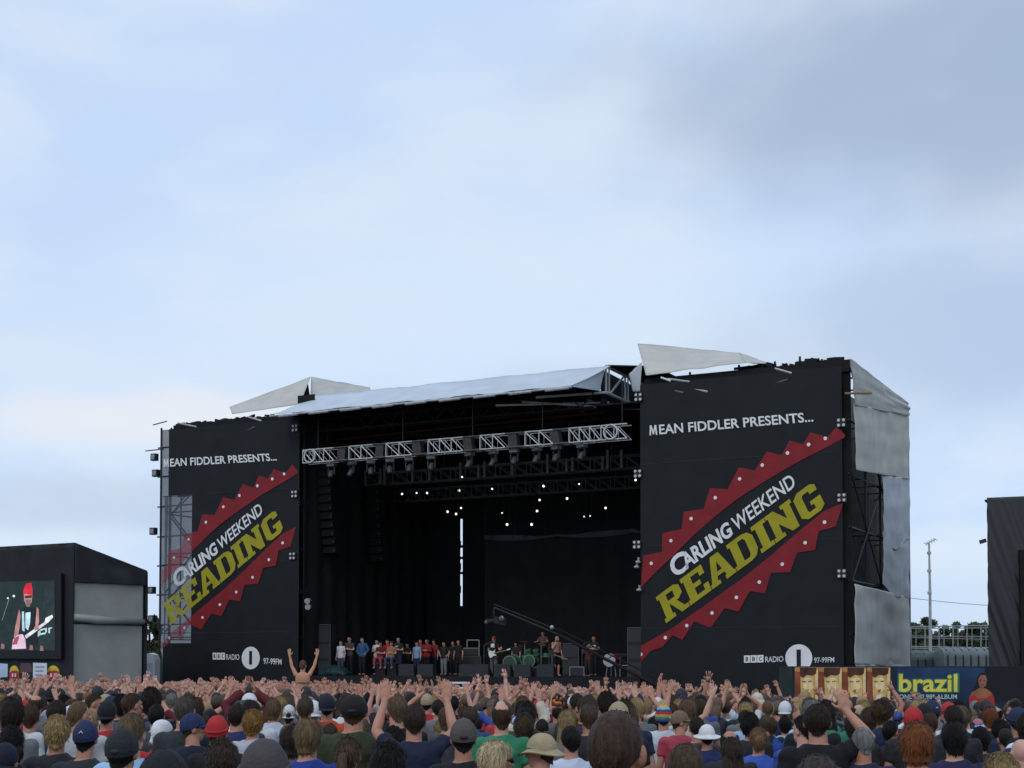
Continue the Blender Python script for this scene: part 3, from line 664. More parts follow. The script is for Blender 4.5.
wall(A + nrm * 1.6 + ins * .05, B_ + nrm * 1.6 - ins * .12, gA, at(78, 624, 62).z, gB, at(146, 626, 64.5).z, .03, fr=1).build('side_sheet', sg, house, smooth=True, solid=.02)
b = MB(); p, q = A + nrm * .5, B_ + nrm * .5 - ins * .1
b.tube([(p.x, p.y, at(78, 617, 62).z), (p.x + .8, p.y + .8, at(78, 619.5, 62).z), (q.x, q.y, at(146, 622, 64.5).z)], [.16, .2, .12], 10); b.build('rolled_edge', mat('grey_roll', (.27, .285, .28), .6, .1, 2, .2), house, smooth=True)
b = MB(); o_ = Vector((0, 0, .02))
b.prism([A + o_, B_ + o_, B_ + back + o_ - Vector((0, 0, .6)), Cc + back, Cc + o_], (0, 0, 0), (0, 0, -.06)); b.build('roof', fas, house)
wall(B_ , B_ + back, gB, B_.z - .05, gB, B_.z - .6).build('rear_wall', blackv, house, solid=.02)
# the screen: frame and picture, flat on the front wall
fd = (A - Cc); fd.z = 0; fd.normalize(); fn_ = Vector((fd.y, -fd.x, 0))
def FP(x, y, lift=.2):                  # point on the front wall plane pushed out by lift
    o = A + fn_ * lift; r = ray(x, y); k = (o - CP).dot(fn_) / r.dot(fn_); return CP + r * k
c00, c10, c01, c11 = FP(-52, 658), FP(61, 659), FP(-52, 576), FP(61, 573)
scr = wthing('video_screen', 'large lit video screen showing a guitarist in a red hat', 'video screen', tuple(c10))
b = MB(); b.prism([c00, c10, c11, c01], (0, 0, 0), -fn_ * .15); b.build('bezel', mat('bezel', (.006, .007, .009), .5), scr)
def pic(name, pts, col, lift, em=.72):
    m = mat('picture_' + '_'.join(str(int(c * 1000)) for c in col), col, .6, .25, 3, emit=em)
    b = MB(); b.add([FP(x, y, .2 + lift) for x, y in pts], [tuple(range(len(pts)))]); return b.build(name, m, scr)
z1 = 160 / 683; zz = lambda l: [(x * z1, 520 + y * z1) for x, y in l]; z8 = lambda l: [(x * 100 / 768, 590 + y * 100 / 768) for x, y in l]
pic('picture', [(-49, 650.5), (55.3, 650.5), (54.6, 580.5), (-49, 583)], (.012, .022, .022), .01, .7)
pic('picture', [(36, 650), (54.8, 650), (54.4, 583), (46, 583)], (.016, .03, .031), .014, .6)
pic('picture', z8([(150, 150), (185, 135), (285, 130), (300, 200), (285, 300), (295, 420), (180, 450), (150, 330)]), (.008, .012, .016), .018)
pic('picture', z8([(148, 148), (158, 200), (150, 290), (135, 370), (105, 360), (120, 270), (135, 200)]), (.42, .20, .19), .022)
pic('picture', z8([(282, 130), (298, 150), (300, 240), (290, 300), (270, 290), (276, 210)]), (.42, .19, .19), .022)
pic('picture', z8([(182, 10), (250, 10), (245, 90), (225, 130), (205, 125), (185, 80)]), (.40, .20, .18), .024)
pic('picture', z8([(178, 30), (182, -5), (200, -50), (240, -55), (252, 0), (250, 38)]), (.55, .02, .035), .028)
pic('picture', z8([(190, 45), (245, 40), (243, 60), (192, 64)]), (.05, .015, .02), .03)
pic('picture', z8([(192, 75), (240, 72), (238, 105), (222, 128), (204, 118)]), (.16, .12, .12), .0305)
pic('picture', z8([(195, 175), (235, 170), (230, 260), (215, 310), (195, 290)]), (.45, .62, .68), .03)
pic('picture', z8([(168, 165), (184, 165), (190, 320), (170, 310)]), (.35, .5, .55), .03)
pic('picture', z8([(90, 455), (100, 380), (130, 345), (175, 340), (195, 380), (200, 450)]), (.60, .42, .50), .034)
pic('picture', z8([(95, 420), (110, 370), (150, 350), (130, 420)]), (.32, .06, .09), .038)
pic('picture', z8([(190, 350), (350, 240), (362, 256), (200, 375)]), (.62, .58, .60), .042)
pic('picture', z8([(340, 250), (350, 215), (400, 190), (408, 210), (370, 250)]), (.72, .68, .68), .046)
pic('picture', z8([(260, 285), (295, 275), (300, 300), (270, 312)]), (.42, .2, .19), .048)
for pl in ([(290, 320), (312, 300), (312, 345), (290, 360)], [(312, 300), (360, 290), (360, 302), (312, 314)], [(312, 332), (352, 325), (352, 338), (312, 346)], [(348, 302), (360, 302), (360, 325), (348, 327)], [(372, 292), (384, 288), (384, 330), (372, 334)], [(384, 288), (400, 284), (400, 296), (384, 300)]):
    pic('picture', z8(pl), (.38, .52, .50), .02)
for (x, y, r) in ((60, 62, 7), (106, 47, 10)):
    pic('picture', z8([(x + r * math.cos(a), y + r * math.sin(a)) for a in [k * .785 for k in range(8)]]), (.75, .78, .75), .03)
pic('picture', z8([(68, 66), (72, 68), (20, 230), (12, 240)]), (.16, .2, .2), .026)
for (x, y) in ((20, 430), (240, 440), (320, 445)):
    pic('picture', z8([(x - 14, y + 22), (x + 16, y + 22), (x + 12, y - 14), (x - 10, y - 18)]), (.22, .12, .11), .05)
# signs standing under the screen
def post_sign(pts, Y, cols, label, name='placard'):
    c = [at(x, y, Y) for x, y in pts]; cx = sum(p.x for p in c) / len(c); org = (cx, Y, gz(Y))
    r = wthing(name, label, 'sign', org, 'signs below the video screen'); b = MB(); b.prism(c, (0, 0, 0), (0, .04, 0)); b.build('board', cols[0], r)
    zb = min(p.z for p in c); b = MB(); b.bar((cx, Y + .03, gz(Y)), (cx, Y + .03, zb + .1), .03); b.build('post', M['steel'], r); return r, c
pw = mat('placard_white', (.62, .66, .74), .7, .06); py = mat('sign_yellow', (.60, .47, .04), .6, .1); pr = mat('sign_red', (.42, .03, .04), .6, .12); pb = mat('sign_blue_white', (.42, .55, .72), .6, .1); pk = mat('sign_mauve', (.10, .06, .075), .7, .3, 4); pg = mat('sign_ink', (.30, .36, .46), .8)
r, c = post_sign([(33, 680), (46.5, 679), (46.8, 663.2), (33, 662.8)], 58, [pw], 'white rectangular placard with faint writing below the video screen')
for k in range(3):
    b = MB(); y = 666 + k * 4; p = [at(x, q, 57.97) for x, q in ((35, y + 1.3), (44 - k, y + 1.2), (44 - k, y), (35, y))]; b.add(p, [(0, 1, 2, 3)]); b.build('writing', pg, r)
for (cx, y0, w, lab) in ((53, 665.5, 6.2, 'yellow and red round-topped sign at the right, beside the white placard'), (14, 663.5, 4.6, 'yellow and red round-topped sign at the left, beside the blue sheet')):
    r, c = post_sign([(cx - w, 680), (cx + w, 680), (cx + w, 674)] + [(cx + w * math.cos(a), 673 - 7.5 * math.sin(a)) for a in [k * .3927 for k in range(9)]] + [(cx - w, 674)], 58.2, [py], lab)
    b = MB(); p = [at(x, y, 58.15) for x, y in ((cx - w, 679.8), (cx + w, 679.8), (cx + w, 672), (cx + w * .5, 670.5), (cx - w * .5, 670.8), (cx - w, 672.5))]; b.add(p, [tuple(range(6))]); b.build('red_field', pr, r)
    for dx in (-.45, .15):
        b = MB(); p = [at(cx + w * (dx + q[0]), q[1], 58.1) for q in ((0, 677), (.3, 677), (.3, 673.5), (0, 673.5))]; b.add(p, [(0, 1, 2, 3)]); b.build('mark', pw, r)
post_sign([(-6, 678), (7.5, 677), (7.5, 664), (-6, 663)], 58.4, [pb], 'pale blue and white sheet at the picture edge below the video screen')
post_sign([(19, 673), (32, 672.5), (31, 663.5), (21, 663)], 58.8, [pk], 'dark mauve board between the white placard and the left yellow sign')
# white cabin behind
Y = 70; p0, p1 = at(142.5, 685, Y), at(154.5, 685, Y); zt_ = at(148, 653, Y).z; zg = gz(Y)
r = wthing('portable_cabin', 'white round-topped portable cabin between the screen shed and the stage', 'cabin', ((p0.x + p1.x) / 2, Y, zg))
b = MB(); w = (p1.x - p0.x) / 2; cx = (p0.x + p1.x) / 2
prof = [(cx - w, Y, zg), (cx + w, Y, zg), (cx + w, Y, zt_ - .35), (cx + w * .7, Y, zt_ - .08), (cx, Y, zt_), (cx - w * .7, Y, zt_ - .08), (cx - w, Y, zt_ - .35)]
wm = mat('cabin_white', (.80, .82, .84), .5, .06, 2); b.prism(prof, (0, 0, 0), (0, 1.1, 0)); b.build('shell', wm, r)
b = MB(); b.box((cx - w * .7, Y - .02, zg + .1), (cx + w * .7, Y - .003, zt_ - .5)); b.build('door', mat('cabin_door', (.55, .6, .66), .5, .08), r)
b = MB(); b.box((cx - w * .75, Y - .05, zt_ - 1.42), (cx + w * .75, Y - .022, zt_ - 1.32)); b.build('rail', M['steel'], r)

# ---------------------------------------------------------------- trees
LEAFM = {}
def tree(x0, x1, ytop, Y, label, seed, col=(.030, .042, .020)):
    rnd = random.Random(seed); c = at((x0 + x1) / 2, ytop, Y); g = gz(Y); h = c.z - g; w = abs(at(x1, ytop, Y).x - at(x0, ytop, Y).x) / 2
    r = wthing('tree', label, 'tree', (c.x, Y, g), 'trees beyond the arena')
    bark = mat('bark', (.06, .05, .04), .9, .3, 4)
    b = MB(); b.tube([(c.x, Y, g), (c.x + .1, Y, g + h * .35), (c.x, Y, g + h * .8)], [.22, .16, .06], 8)
    for k in range(7):
        a = rnd.uniform(0, 6.28); z = g + h * rnd.uniform(.25, .6); b.tube([(c.x, Y, z), (c.x + math.cos(a) * w * .45, Y + math.sin(a) * w * .45, z + h * .18), (c.x + math.cos(a) * w * .8, Y + math.sin(a) * w * .8, z + h * .25)], [.08, .05, .02], 5)
    b.build('trunk', bark, r)
    b = MB(); cl = []
    for k in range(34):
        a, e, q = rnd.uniform(0, 6.28), rnd.uniform(-1, 1), rnd.random() ** .5
        cl.append((c.x + math.cos(a) * w * q * .95, Y + math.sin(a) * w * q * .95, g + h * (.46 + .50 * e * math.sqrt(max(0, 1 - q * q * .7))), rnd.uniform(.22, .42) * w, rnd.randrange(2)))
    for (x, y, z, rr, mi) in cl:
        b.cur = mi
        for _ in range(130):
            v = Vector((rnd.gauss(0, 1), rnd.gauss(0, 1), rnd.gauss(0, .8))).normalized() * rr * rnd.random() ** .4
            p = Vector((x, y, z)) + v
            if p.z > c.z + .15: continue
            s = rnd.uniform(.12, .26); u = Vector((rnd.gauss(0, 1), rnd.gauss(0, 1), rnd.gauss(0, 1))).normalized(); t = u.orthogonal().normalized()
            b.add([p - u * s, p + t * s * .55, p + u * s, p - t * s * .55], [(0, 1, 2, 3)])
    b.build('crown', [mat('leaf_dark', col, .7, .35, 2), mat('leaf_light', (col[0] * 1.9, col[1] * 1.8, col[2] * 1.5), .7, .3, 2)], r)
tree(136, 163, 611, 92, 'dark leafy tree showing between the screen shed and the stage', 1)
tree(148, 172, 640, 84, 'low bush behind the white cabin', 2, (.028, .045, .018))
for k, (x0, x1, yt, d) in enumerate(((900, 924, 616, 118), (918, 938, 618, 122), (934, 954, 620, 116), (950, 974, 617, 124), (968, 992, 619, 118), (984, 1010, 617, 126))):
    tree(x0 - 4, x1 + 4, yt - 1, d, ('tallest tree beyond the railing, right against the tower tarpaulin', 'tree beyond the railing just left of the thin mast', 'low tree beyond the railing just right of the thin mast', 'tree midway along the railing', 'tree beyond the right end of the railing', 'tree partly behind the wrapped black tower')[k], 10 + k, (.060, .075, .034))
for k, (x0, x1, yt, d) in enumerate(((896, 930, 622, 138), (926, 956, 624, 142), (950, 984, 622, 140), (976, 1012, 624, 144))):
    tree(x0, x1, yt, d, ('far dark tree filling the gap behind the tallest one', 'far dark tree filling the gap right of the thin mast', 'far dark tree behind the middle of the railing', 'far dark tree behind the wrapped black tower')[k], 40 + k, (.055, .066, .032))
# ---------------------------------------------------------------- platform rail, mast, trailers, wire
Y = 92; pl = wthing('railed_platform', 'raised platform with pale metal railings beyond the stage', 'platform', tuple(at(950, 660, Y)))
galv = mat('galvanised', (.27, .30, .30), .5, .12, 4, metal=.2)
b = MB()
for (ya, yb, r_) in ((627, 625.5, .045), (636, 637, .03), (646.5, 648, .045)):
    b = MB(); a, c = at(905, ya, Y), at(993, yb, Y); b.bar(a, c, r_); b.build('handrail', galv, pl)
    b = MB(); a, c = at(905, ya + 1.5, Y + 5), at(993, yb + 2.5, Y + 5); b.bar(a, c, r_ * .8); b.build('handrail', galv, pl)
for k, x in enumerate(range(911, 992, 14)):
    b = MB(); t, q = at(x, 626.5, Y), at(x, 650, Y); b.bar(t, q, .04); t, q = at(x + 5, 628.5, Y + 5), at(x + 5, 650, Y + 5); b.bar(t, q, .025); b.build('post', galv, pl)
b = MB(); a, c = at(905, 649, Y), at(993, 651.5, Y); b.box((a.x, Y, a.z - .35), (c.x, Y + 5.2, a.z - .05)); b.build('deck', mat('platform_deck', (.16, .19, .19), .7), pl)
b = MB()
for x in range(910, 992, 20): q = at(x, 655, Y); b.bar((q.x, Y + .3, gz(Y)), (q.x, Y + .3, a.z - .2), .08)
b.build('leg', M['steel'], pl)
Y = 84; mt = wthing('antenna_mast', 'thin grey mast with a slanted aerial between stage and wrapped tower', 'mast', (at(930, 650, Y).x, Y, gz(Y)))
b = MB(); t = at(929, 543, Y); q = (t.x, Y, gz(Y)); m1 = at(930.3, 592, Y)
b.tube([q, (t.x + .03, Y, m1.z), (t.x, Y, t.z)], [.11, .085, .055], 8)
for y in (553, 571, 593): p = at(929.6, y, Y); b.tube([(t.x, Y, p.z - .08), (t.x, Y, p.z + .08)], .13, 8)
b.build('pole', M['alu'], mt)
b = MB(); p, q = at(925.5, 544, Y), at(935.5, 539.2, Y); b.bar(p, q, .045)
for k in range(5): c = p.lerp(q, k / 4); b.bar(c + Vector((0, -.35, -.1)), c + Vector((0, .35, .1)), .022)
b.build('aerial', M['alu'], mt)
b = MB(); p, q = at(860, 591, 90), at(1060, 608, 90); b.tube([p.lerp(q, k / 12) - Vector((0, 0, .25 * math.sin(math.pi * k / 12))) for k in range(13)], .016, 5)
b.own('overhead_wire', M['steel'], 'single dark overhead wire crossing the sky behind the thin mast', 'wire', tuple(p), frame=False)
teal = mat('trailer_teal', (.055, .085, .085), .5, .25, 2); teal2 = mat('trailer_grey_green', (.12, .155, .15), .45, .2, 3)
Y = 80; p0, p1 = at(908, 663, Y), at(952, 663, Y); zt_ = at(930, 650.5, Y).z
for (xa, xb, yt, lab, m, yy) in ((906, 953, 651, 'long dark teal trailer parked behind the hoarding', teal, 80), (944, 990, 647.5, 'grey-green covered trailer parked beside the wrapped tower', teal2, 78)):
    a, c = at(xa, yt, yy), at(xb, yt, yy); r = wthing('covered_trailer', lab, 'trailer', ((a.x + c.x) / 2, yy, gz(yy)))
    b = MB(); w = 1.0; n = 10; zb = a.z - 1.5
    prof = [(a.x, yy, zb)] + [(a.x, yy + w - w * math.cos(math.pi * k / n), a.z - .5 + .5 * math.sin(math.pi * k / n)) for k in range(n + 1)] + [(a.x, yy + 2 * w, zb)]
    b.prism(prof, (0, 0, 0), (c.x - a.x, 0, 0)); b.build('cover', m, r, smooth=False)
    b = MB()
    for k in range(6): x = a.x + (c.x - a.x) * (k + .5) / 6; b.tube([(x, yy - .02, zb), (x, yy - .02, a.z - .5), (x, yy + .3, a.z - .14), (x, yy + w, a.z + .02)], .04, 5)
    b.build('rib', M['steel'], r)
    b = MB(); b.box((a.x, yy + .05, zb - .25), (c.x, yy + 1.95, zb - .02)); b.build('chassis', M['steel'], r)
    for k in range(2):
        x = a.x + (c.x - a.x) * (.3 + .4 * k); b = MB(); b.tube([(x, yy - .05, gz(yy) + .42), (x, yy + .2, gz(yy) + .42)], .42, 16); b.build('wheel', mat('tyre', (.02, .02, .02), .8), r)
# ---------------------------------------------------------------- wrapped tower at the right edge
Y = 57; a = at(984.5, 498.5, Y); c = at(1100, 494, Y); g = gz(Y)
wt = wthing('wrapped_tower', 'tall tower wrapped in creased black plastic at the right edge', 'tower', (a.x, Y, g))
def fold(u, v):
    x = a.x + (c.x - a.x) * u; z = g + (a.z + (c.z - a.z) * u - g) * v
    if u == 0: x += .03 * noise.noise(Vector((v * 14, 2, 2)))
    d = u * 9 + v * 6.5
    n1_ = noise.noise(Vector((d * 1.6, (v - u) * .5, 1))); n2_ = noise.noise(Vector((d * 4.0, (v - u) * 1.0, 6)))
    w = .16 * (1 - abs(n1_)) + .07 * (1 - abs(n2_))
    return (x, Y - .1 - w, z)
b = MB(); b.grid(fold, 90, 90); b.build('plastic_sheet', mat('black_plastic', (.02, .02, .022), .4, .15, 2, .08, 3, spec=.5), wt, smooth=True, solid=.02)
b = MB(); b.grid(lambda u, v: (a.x + .15 + 2.2 * u + .05 * math.sin(v * 25) + .04 * math.sin(u * 20), Y + 5 * u, g + (a.z - g) * v), 20, 30); b.build('side_sheet', mat('black_plastic'), wt, smooth=True, solid=.02)
b = MB(); b.prism([(a.x, Y, a.z - .05), (c.x, Y, c.z - .05), (c.x, Y + 5, c.z - .05), (a.x + 2.3, Y + 5, a.z - .05)], (0, 0, 0), (0, 0, -.06)); b.build('roof', M['deep'], wt)
p = at(1019.5, 550, Y - .4); q = at(1019.5, 690, Y - .4)
b = MB(); b.box((p.x, Y - .45, g), (p.x + 3.2, Y - .3, p.z)); b.build('front_panel', M['deep'], wt)
p = at(984, 541.5, Y); b = MB(); b.obox((p.x - .08, Y - .1, p.z), (.28, .05, .16), (0, -.3, 0)); b.build('torn_flap', mat('black_plastic'), wt)
# ---------------------------------------------------------------- advertising hoarding in front of the right tower
Y = 53.2; hx0, hx1 = at(779, 667, Y).x, at(1034, 667, Y).x; ht = at(800, 666.3, Y).z; hb = ht - 2.6; g = gx(9, Y)
hd = wthing('advertising_hoarding', 'long dark blue advertising hoarding with four portraits, yellow lettering and a woman in red', 'hoarding', ((hx0 + hx1) / 2, Y, g))
def hp(x, y, l=.0): p = at(x, y, Y - l); return (p.x, Y - l, p.z)
def hflat(name, pts, col, l, **k):
    b = MB(); b.add([hp(x, y, l) for x, y in pts], [tuple(range(len(pts)))]); return b.build(name, mat('ad_' + '_'.join(str(int(c * 1000)) for c in col), col, .45, k.get('var', .15), k.get('scale', 2.5), bump=0), hd)
b = MB(); b.box((hx0, Y, hb), (hx1, Y + .12, ht)); b.build('board', mat('ad_navy', (.008, .018, .042), .45, .35, 1.0), hd)
b = MB()
for k in range(6): x = hx0 + .4 + (hx1 - hx0 - .8) * k / 5; b.box((x - .05, Y + .13, g - .1), (x + .05, Y + .23, ht - .1))
b.build('support', M['steel'], hd)
hflat('green_field', [(779, 700), (792, 700), (792, 666.6), (779, 666.6)], (.016, .028, .024), .006, var=.3)
hflat('black_field', [(979, 702), (1034, 702), (1034, 666.6), (979, 666.6)], (.008, .009, .013), .006)
hflat('blue_glow', [(897, 703), (985, 703), (985, 668), (960, 667.5), (897, 667.5)], (.012, .034, .085), .007, var=.6, scale=.8)
fw = 24.7; sk = [(.62, .36, .17), (.50, .17, .05), (.09, .035, .016), (.68, .52, .33), (.30, .09, .03)]
for k in range(4):
    x = 794.8 + [0, 24, 47.6, 72][k]; w = [23.5, 23.2, 23.6, 23.6][k]
    f = lambda l: [(x + w * u, 667.3 + 40 * v) for u, v in l]
    hflat('portrait', f([(0, 1), (1, 1), (1, 0), (0, 0)]), (.48, .22, .075), .010, var=.35)
    hflat('portrait_shade', f([(.0, .1), (.22, .12), (.26, .5), (.36, 1), (.02, 1), (.0, .6)]), (.24, .06, .025), .013, var=.4)
    hflat('portrait_light', f([(.88, 1), (.985, 1), (.985, .02), (.84, .02), (.86, .3)]), (.74, .55, .26), .013)
    hflat('portrait_face', f([(.24, .24), (.50, .18), (.82, .20), (.86, .5), (.80, .78), (.70, 1), (.36, 1), (.26, .7)]), (.66, .42, .16), .016, var=.3, scale=4)
    hflat('portrait_glow', f([(.36, .30), (.60, .24), (.74, .28), (.76, .5), (.64, .62), (.46, .6), (.36, .48)]), (.80, .62, .32), .019, var=.2, scale=5)
    hflat('portrait_hair', f([(.22, .01), (.94, .01), (.90, .16), (.74, .21), (.52, .19), (.34, .26), (.22, .22)]), (.07, .028, .014), .022, var=.4)
    hflat('portrait_brow', f([(.32, .34), (.47, .35), (.47, .38), (.32, .375)]), (.25, .09, .03), .022)
    hflat('portrait_brow', f([(.58, .345), (.73, .33), (.73, .36), (.58, .375)]), (.25, .09, .03), .022)
    hflat('portrait_nose', f([(.46, .56), (.60, .55), (.57, .63), (.48, .635)]), (.36, .14, .05), .022)
    hflat('portrait_mouth', f([(.40, .70), (.62, .68), (.66, .84), (.58, .98), (.44, .96)]), (.76, .70, .58), .022)
def htext(body, quad, col, l, bold):
    q = quadmap(*[hp(x, y, l) for x, y in quad]); vs, fs = glyphs(body, bold); b = MB(); b.add([q(u, v) for u, v in vs], fs)
    return b.build('lettering', mat('ad_' + '_'.join(str(int(c * 1000)) for c in col), col, .45, .1), hd)
htext('brazil', [(897.6, 693), (959.5, 693), (897.6, 672.8), (959.5, 672.8)], (.03, .16, .12), .010, .06)
htext('brazil', [(899, 692), (957.5, 692), (899, 674), (957.5, 674)], (.72, .63, .08), .016, .022)
htext('ONLY £2.98* ALBUM', [(899, 699), (957, 699), (899, 694.2), (957, 694.2)], (.40, .52, .54), .016, .02)
W8 = 130 / 998
wf = lambda l: [(894 + x * W8, 668 + y * W8) for x, y in l]
hflat('figure_hair', wf([(590, 190), (625, 130), (640, 70), (670, 35), (710, 40), (735, 90), (750, 160), (730, 185), (620, 190)]), (.012, .01, .01), .010)
hflat('figure_body', wf([(575, 230), (600, 185), (660, 150), (710, 160), (750, 190), (765, 240), (760, 290), (590, 290)]), (.30, .12, .055), .014, var=.3)
hflat('figure_face', wf([(645, 90), (665, 55), (700, 55), (715, 90), (705, 135), (680, 155), (655, 140)]), (.28, .12, .07), .018, var=.25)
hflat('figure_dress', wf([(575, 225), (610, 200), (640, 225), (690, 235), (730, 215), (755, 195), (770, 240), (775, 300), (580, 300)]), (.40, .03, .025), .02)
for l in ([(655, 92), (672, 90), (672, 97), (656, 98)], [(688, 90), (704, 92), (703, 98), (688, 97)], [(668, 128), (692, 128), (684, 136), (674, 136)]): hflat('figure_feature', wf(l), (.06, .02, .02), .022)
# ---------------------------------------------------------------- people: body, clothes and hair shapes
skin_m = mat('skin', (1, 1, 1), .55, .10, 9, .08, 40, objcol=True)
cloth_m = mat('cloth', (1, 1, 1), .85, .14, 5, .5, 7, objcol=True)
hair_m = mat('hair', (1, 1, 1), .5, .42, 55, .4, 90, stretch=(1, 1, .16), objcol=True, spec=.12)
cap_m = mat('cap_cloth', (1, 1, 1), .8, .10, 14, .25, 60, objcol=True)
eye_m = mat('eye', (.03, .025, .02), .3); lip_m = mat('lip', (.30, .11, .095), .5)
trim_m = mat('pale_trim', (.62, .62, .60), .7, .1); dark_m = mat('dark_trim', (.015, .015, .017), .6, .2)
HC = Vector((0, .02, 1.635))                  # head centre of the standing figure, 1.75 m tall
def hand(b, w, d, side, n, spread=.18, curl=.15, r=1.0):
    """palm and five fingers from wrist w along d; n = palm normal"""
    d = Vector(d).normalized(); n = (Vector(n) - d * Vector(n).dot(d)).normalized(); a = d.cross(n).normalized() * side
    rot = Matrix((a, n, d)).transposed()
    b.ell(Vector(w) + d * .05, (.042 * r, .017 * r, .058 * r), rot, 12, 8)
    b.ell(Vector(w) + d * .075, (.043 * r, .014 * r, .03 * r), rot, 12, 8)
    for k, (o, l) in enumerate(((.032, .070), (.011, .083), (-.011, .076), (-.031, .058))):
        p = Vector(w) + d * .092 + a * o; dd = (d + a * spread * (o / .032) * .8).normalized(); m = p + dd * l * .5
        q = m + (dd * math.cos(curl * 3) + n * math.sin(curl * 3)) * l * .55
        b.tube([p - dd * .02, p + dd * l * .22, m, q], [.0095 * r, .0098 * r, .0092 * r, .007 * r], 8)
    p = Vector(w) + d * .03 + a * .03; m = p + (d * .55 + a * .75 + n * .25).normalized() * .04; q = m + (d * .85 + a * .35 + n * .3).normalized() * .036
    b.tube([p - a * .015, p, m, q], [.013 * r, .0125 * r, .0105 * r, .008 * r], 8)
def rotz(v, c, yaw):
    q = Vector(v) - c; return c + Vector((q.x * math.cos(yaw) - q.y * math.sin(yaw), q.x * math.sin(yaw) + q.y * math.cos(yaw), q.z))
def head(b, yaw=0.0, base=Vector((0, 0, 0)), pitch=0.0):
    rm = Matrix.Rotation(yaw, 3, 'Z') @ Matrix.Rotation(pitch, 3, 'X')
    C = HC + base
    def E(o, r, rr=None): b.ell(C + rm @ Vector(o), r, rm if rr is None else rm @ rr, 20, 14)
    E((0, -.006, .018), (.074, .094, .097)); E((0, .022, -.055), (.056, .07, .066)); E((0, .052, -.088), (.036, .036, .026))
    E((0, .085, .022), (.05, .012, .012)); E((0, .098, -.018), (.011, .016, .03)); E((0, .108, -.032), (.015, .012, .012))
    E((0, .088, -.066), (.026, .010, .007)); E((.036, .072, -.02), (.022, .02, .016)); E((-.036, .072, -.02), (.022, .02, .016))
    for s in (-1, 1):
        E((s * .077, -.004, -.008), (.011, .022, .034), Matrix.Rotation(-s * .35, 3, 'Z')); E((s * .074, .004, -.03), (.009, .012, .014))
    b.tube([base + Vector((0, -.006, 1.40)), base + Vector((0, -.004, 1.50)), C + rm @ Vector((0, -.012, -.03))], [.068, .060, .058], 14)
TORSO = [(.80, .10, .09, 0, 0), (.86, .165, .115, 0, -.01), (.94, .175, .125, 0, -.012), (1.02, .158, .108, 0, 0), (1.12, .150, .102, 0, .005), (1.24, .168, .114, 0, .008), (1.34, .178, .115, 0, .0), (1.41, .165, .10, 0, -.008), (1.455, .115, .078, 0, -.01), (1.485, .07, .065, 0, -.008)]
def leg(b, s, knee=None, ankle=None, toe=None, infl=0.0, hip=None):
    hip = hip or (s * .092, 0, .90); knee = knee or (s * .10, .015, .49); ankle = ankle or (s * .105, -.02, .085)
    b.tube([hip, Vector(hip).lerp(Vector(knee), .3), Vector(hip).lerp(Vector(knee), .8), knee, Vector(knee).lerp(Vector(ankle), .3), Vector(knee).lerp(Vector(ankle), .75), ankle], [x + infl for x in (.088, .086, .064, .058, .058, .044, .038)], 14)
def remesh(name, b, vox, smooth, mats, dec=None):
    me = b.mesh('tmp', mats); o = bpy.data.objects.new('tmp', me); COL.objects.link(o)
    m = o.modifiers.new('r', 'REMESH'); m.mode = 'VOXEL'; m.voxel_size = vox; m.use_smooth_shade = True
    m = o.modifiers.new('s', 'SMOOTH'); m.factor = .5; m.iterations = smooth
    if dec: m = o.modifiers.new('d', 'DECIMATE'); m.ratio = dec
    dg = bpy.context.evaluated_depsgraph_get(); nm = bpy.data.meshes.new_from_object(o.evaluated_get(dg)); nm.name = name
    bpy.data.objects.remove(o); bpy.data.meshes.remove(me)
    nm.materials.clear()
    for x in mats: nm.materials.append(x)
    if name == 'shirt':                       # creases in the cloth, deeper at the back and sides
        n_ = len(nm.vertices); co_ = np.empty(n_ * 3, dtype=np.float32); no_ = np.empty(n_ * 3, dtype=np.float32); nm.vertices.foreach_get('co', co_); nm.vertices.foreach_get('normal', no_)
        co_, no_ = co_.reshape(-1, 3), no_.reshape(-1, 3); sd_ = len(BODY) * 1.7
        w_ = np.array([.011 * (1 - 2 * abs(noise.noise(Vector((x_ * 6 + z_ * 2.5 + sd_, y_ * 6, z_ * 4 - x_ * 3))))) + .004 * noise.noise(Vector((x_ * 22, y_ * 22, z_ * 14))) - .002 for x_, y_, z_ in co_])
        nm.vertices.foreach_set('co', (co_ + no_ * w_[:, None]).ravel()); nm.update()
    nm.polygons.foreach_set('use_smooth', [True] * len(nm.polygons)); return nm
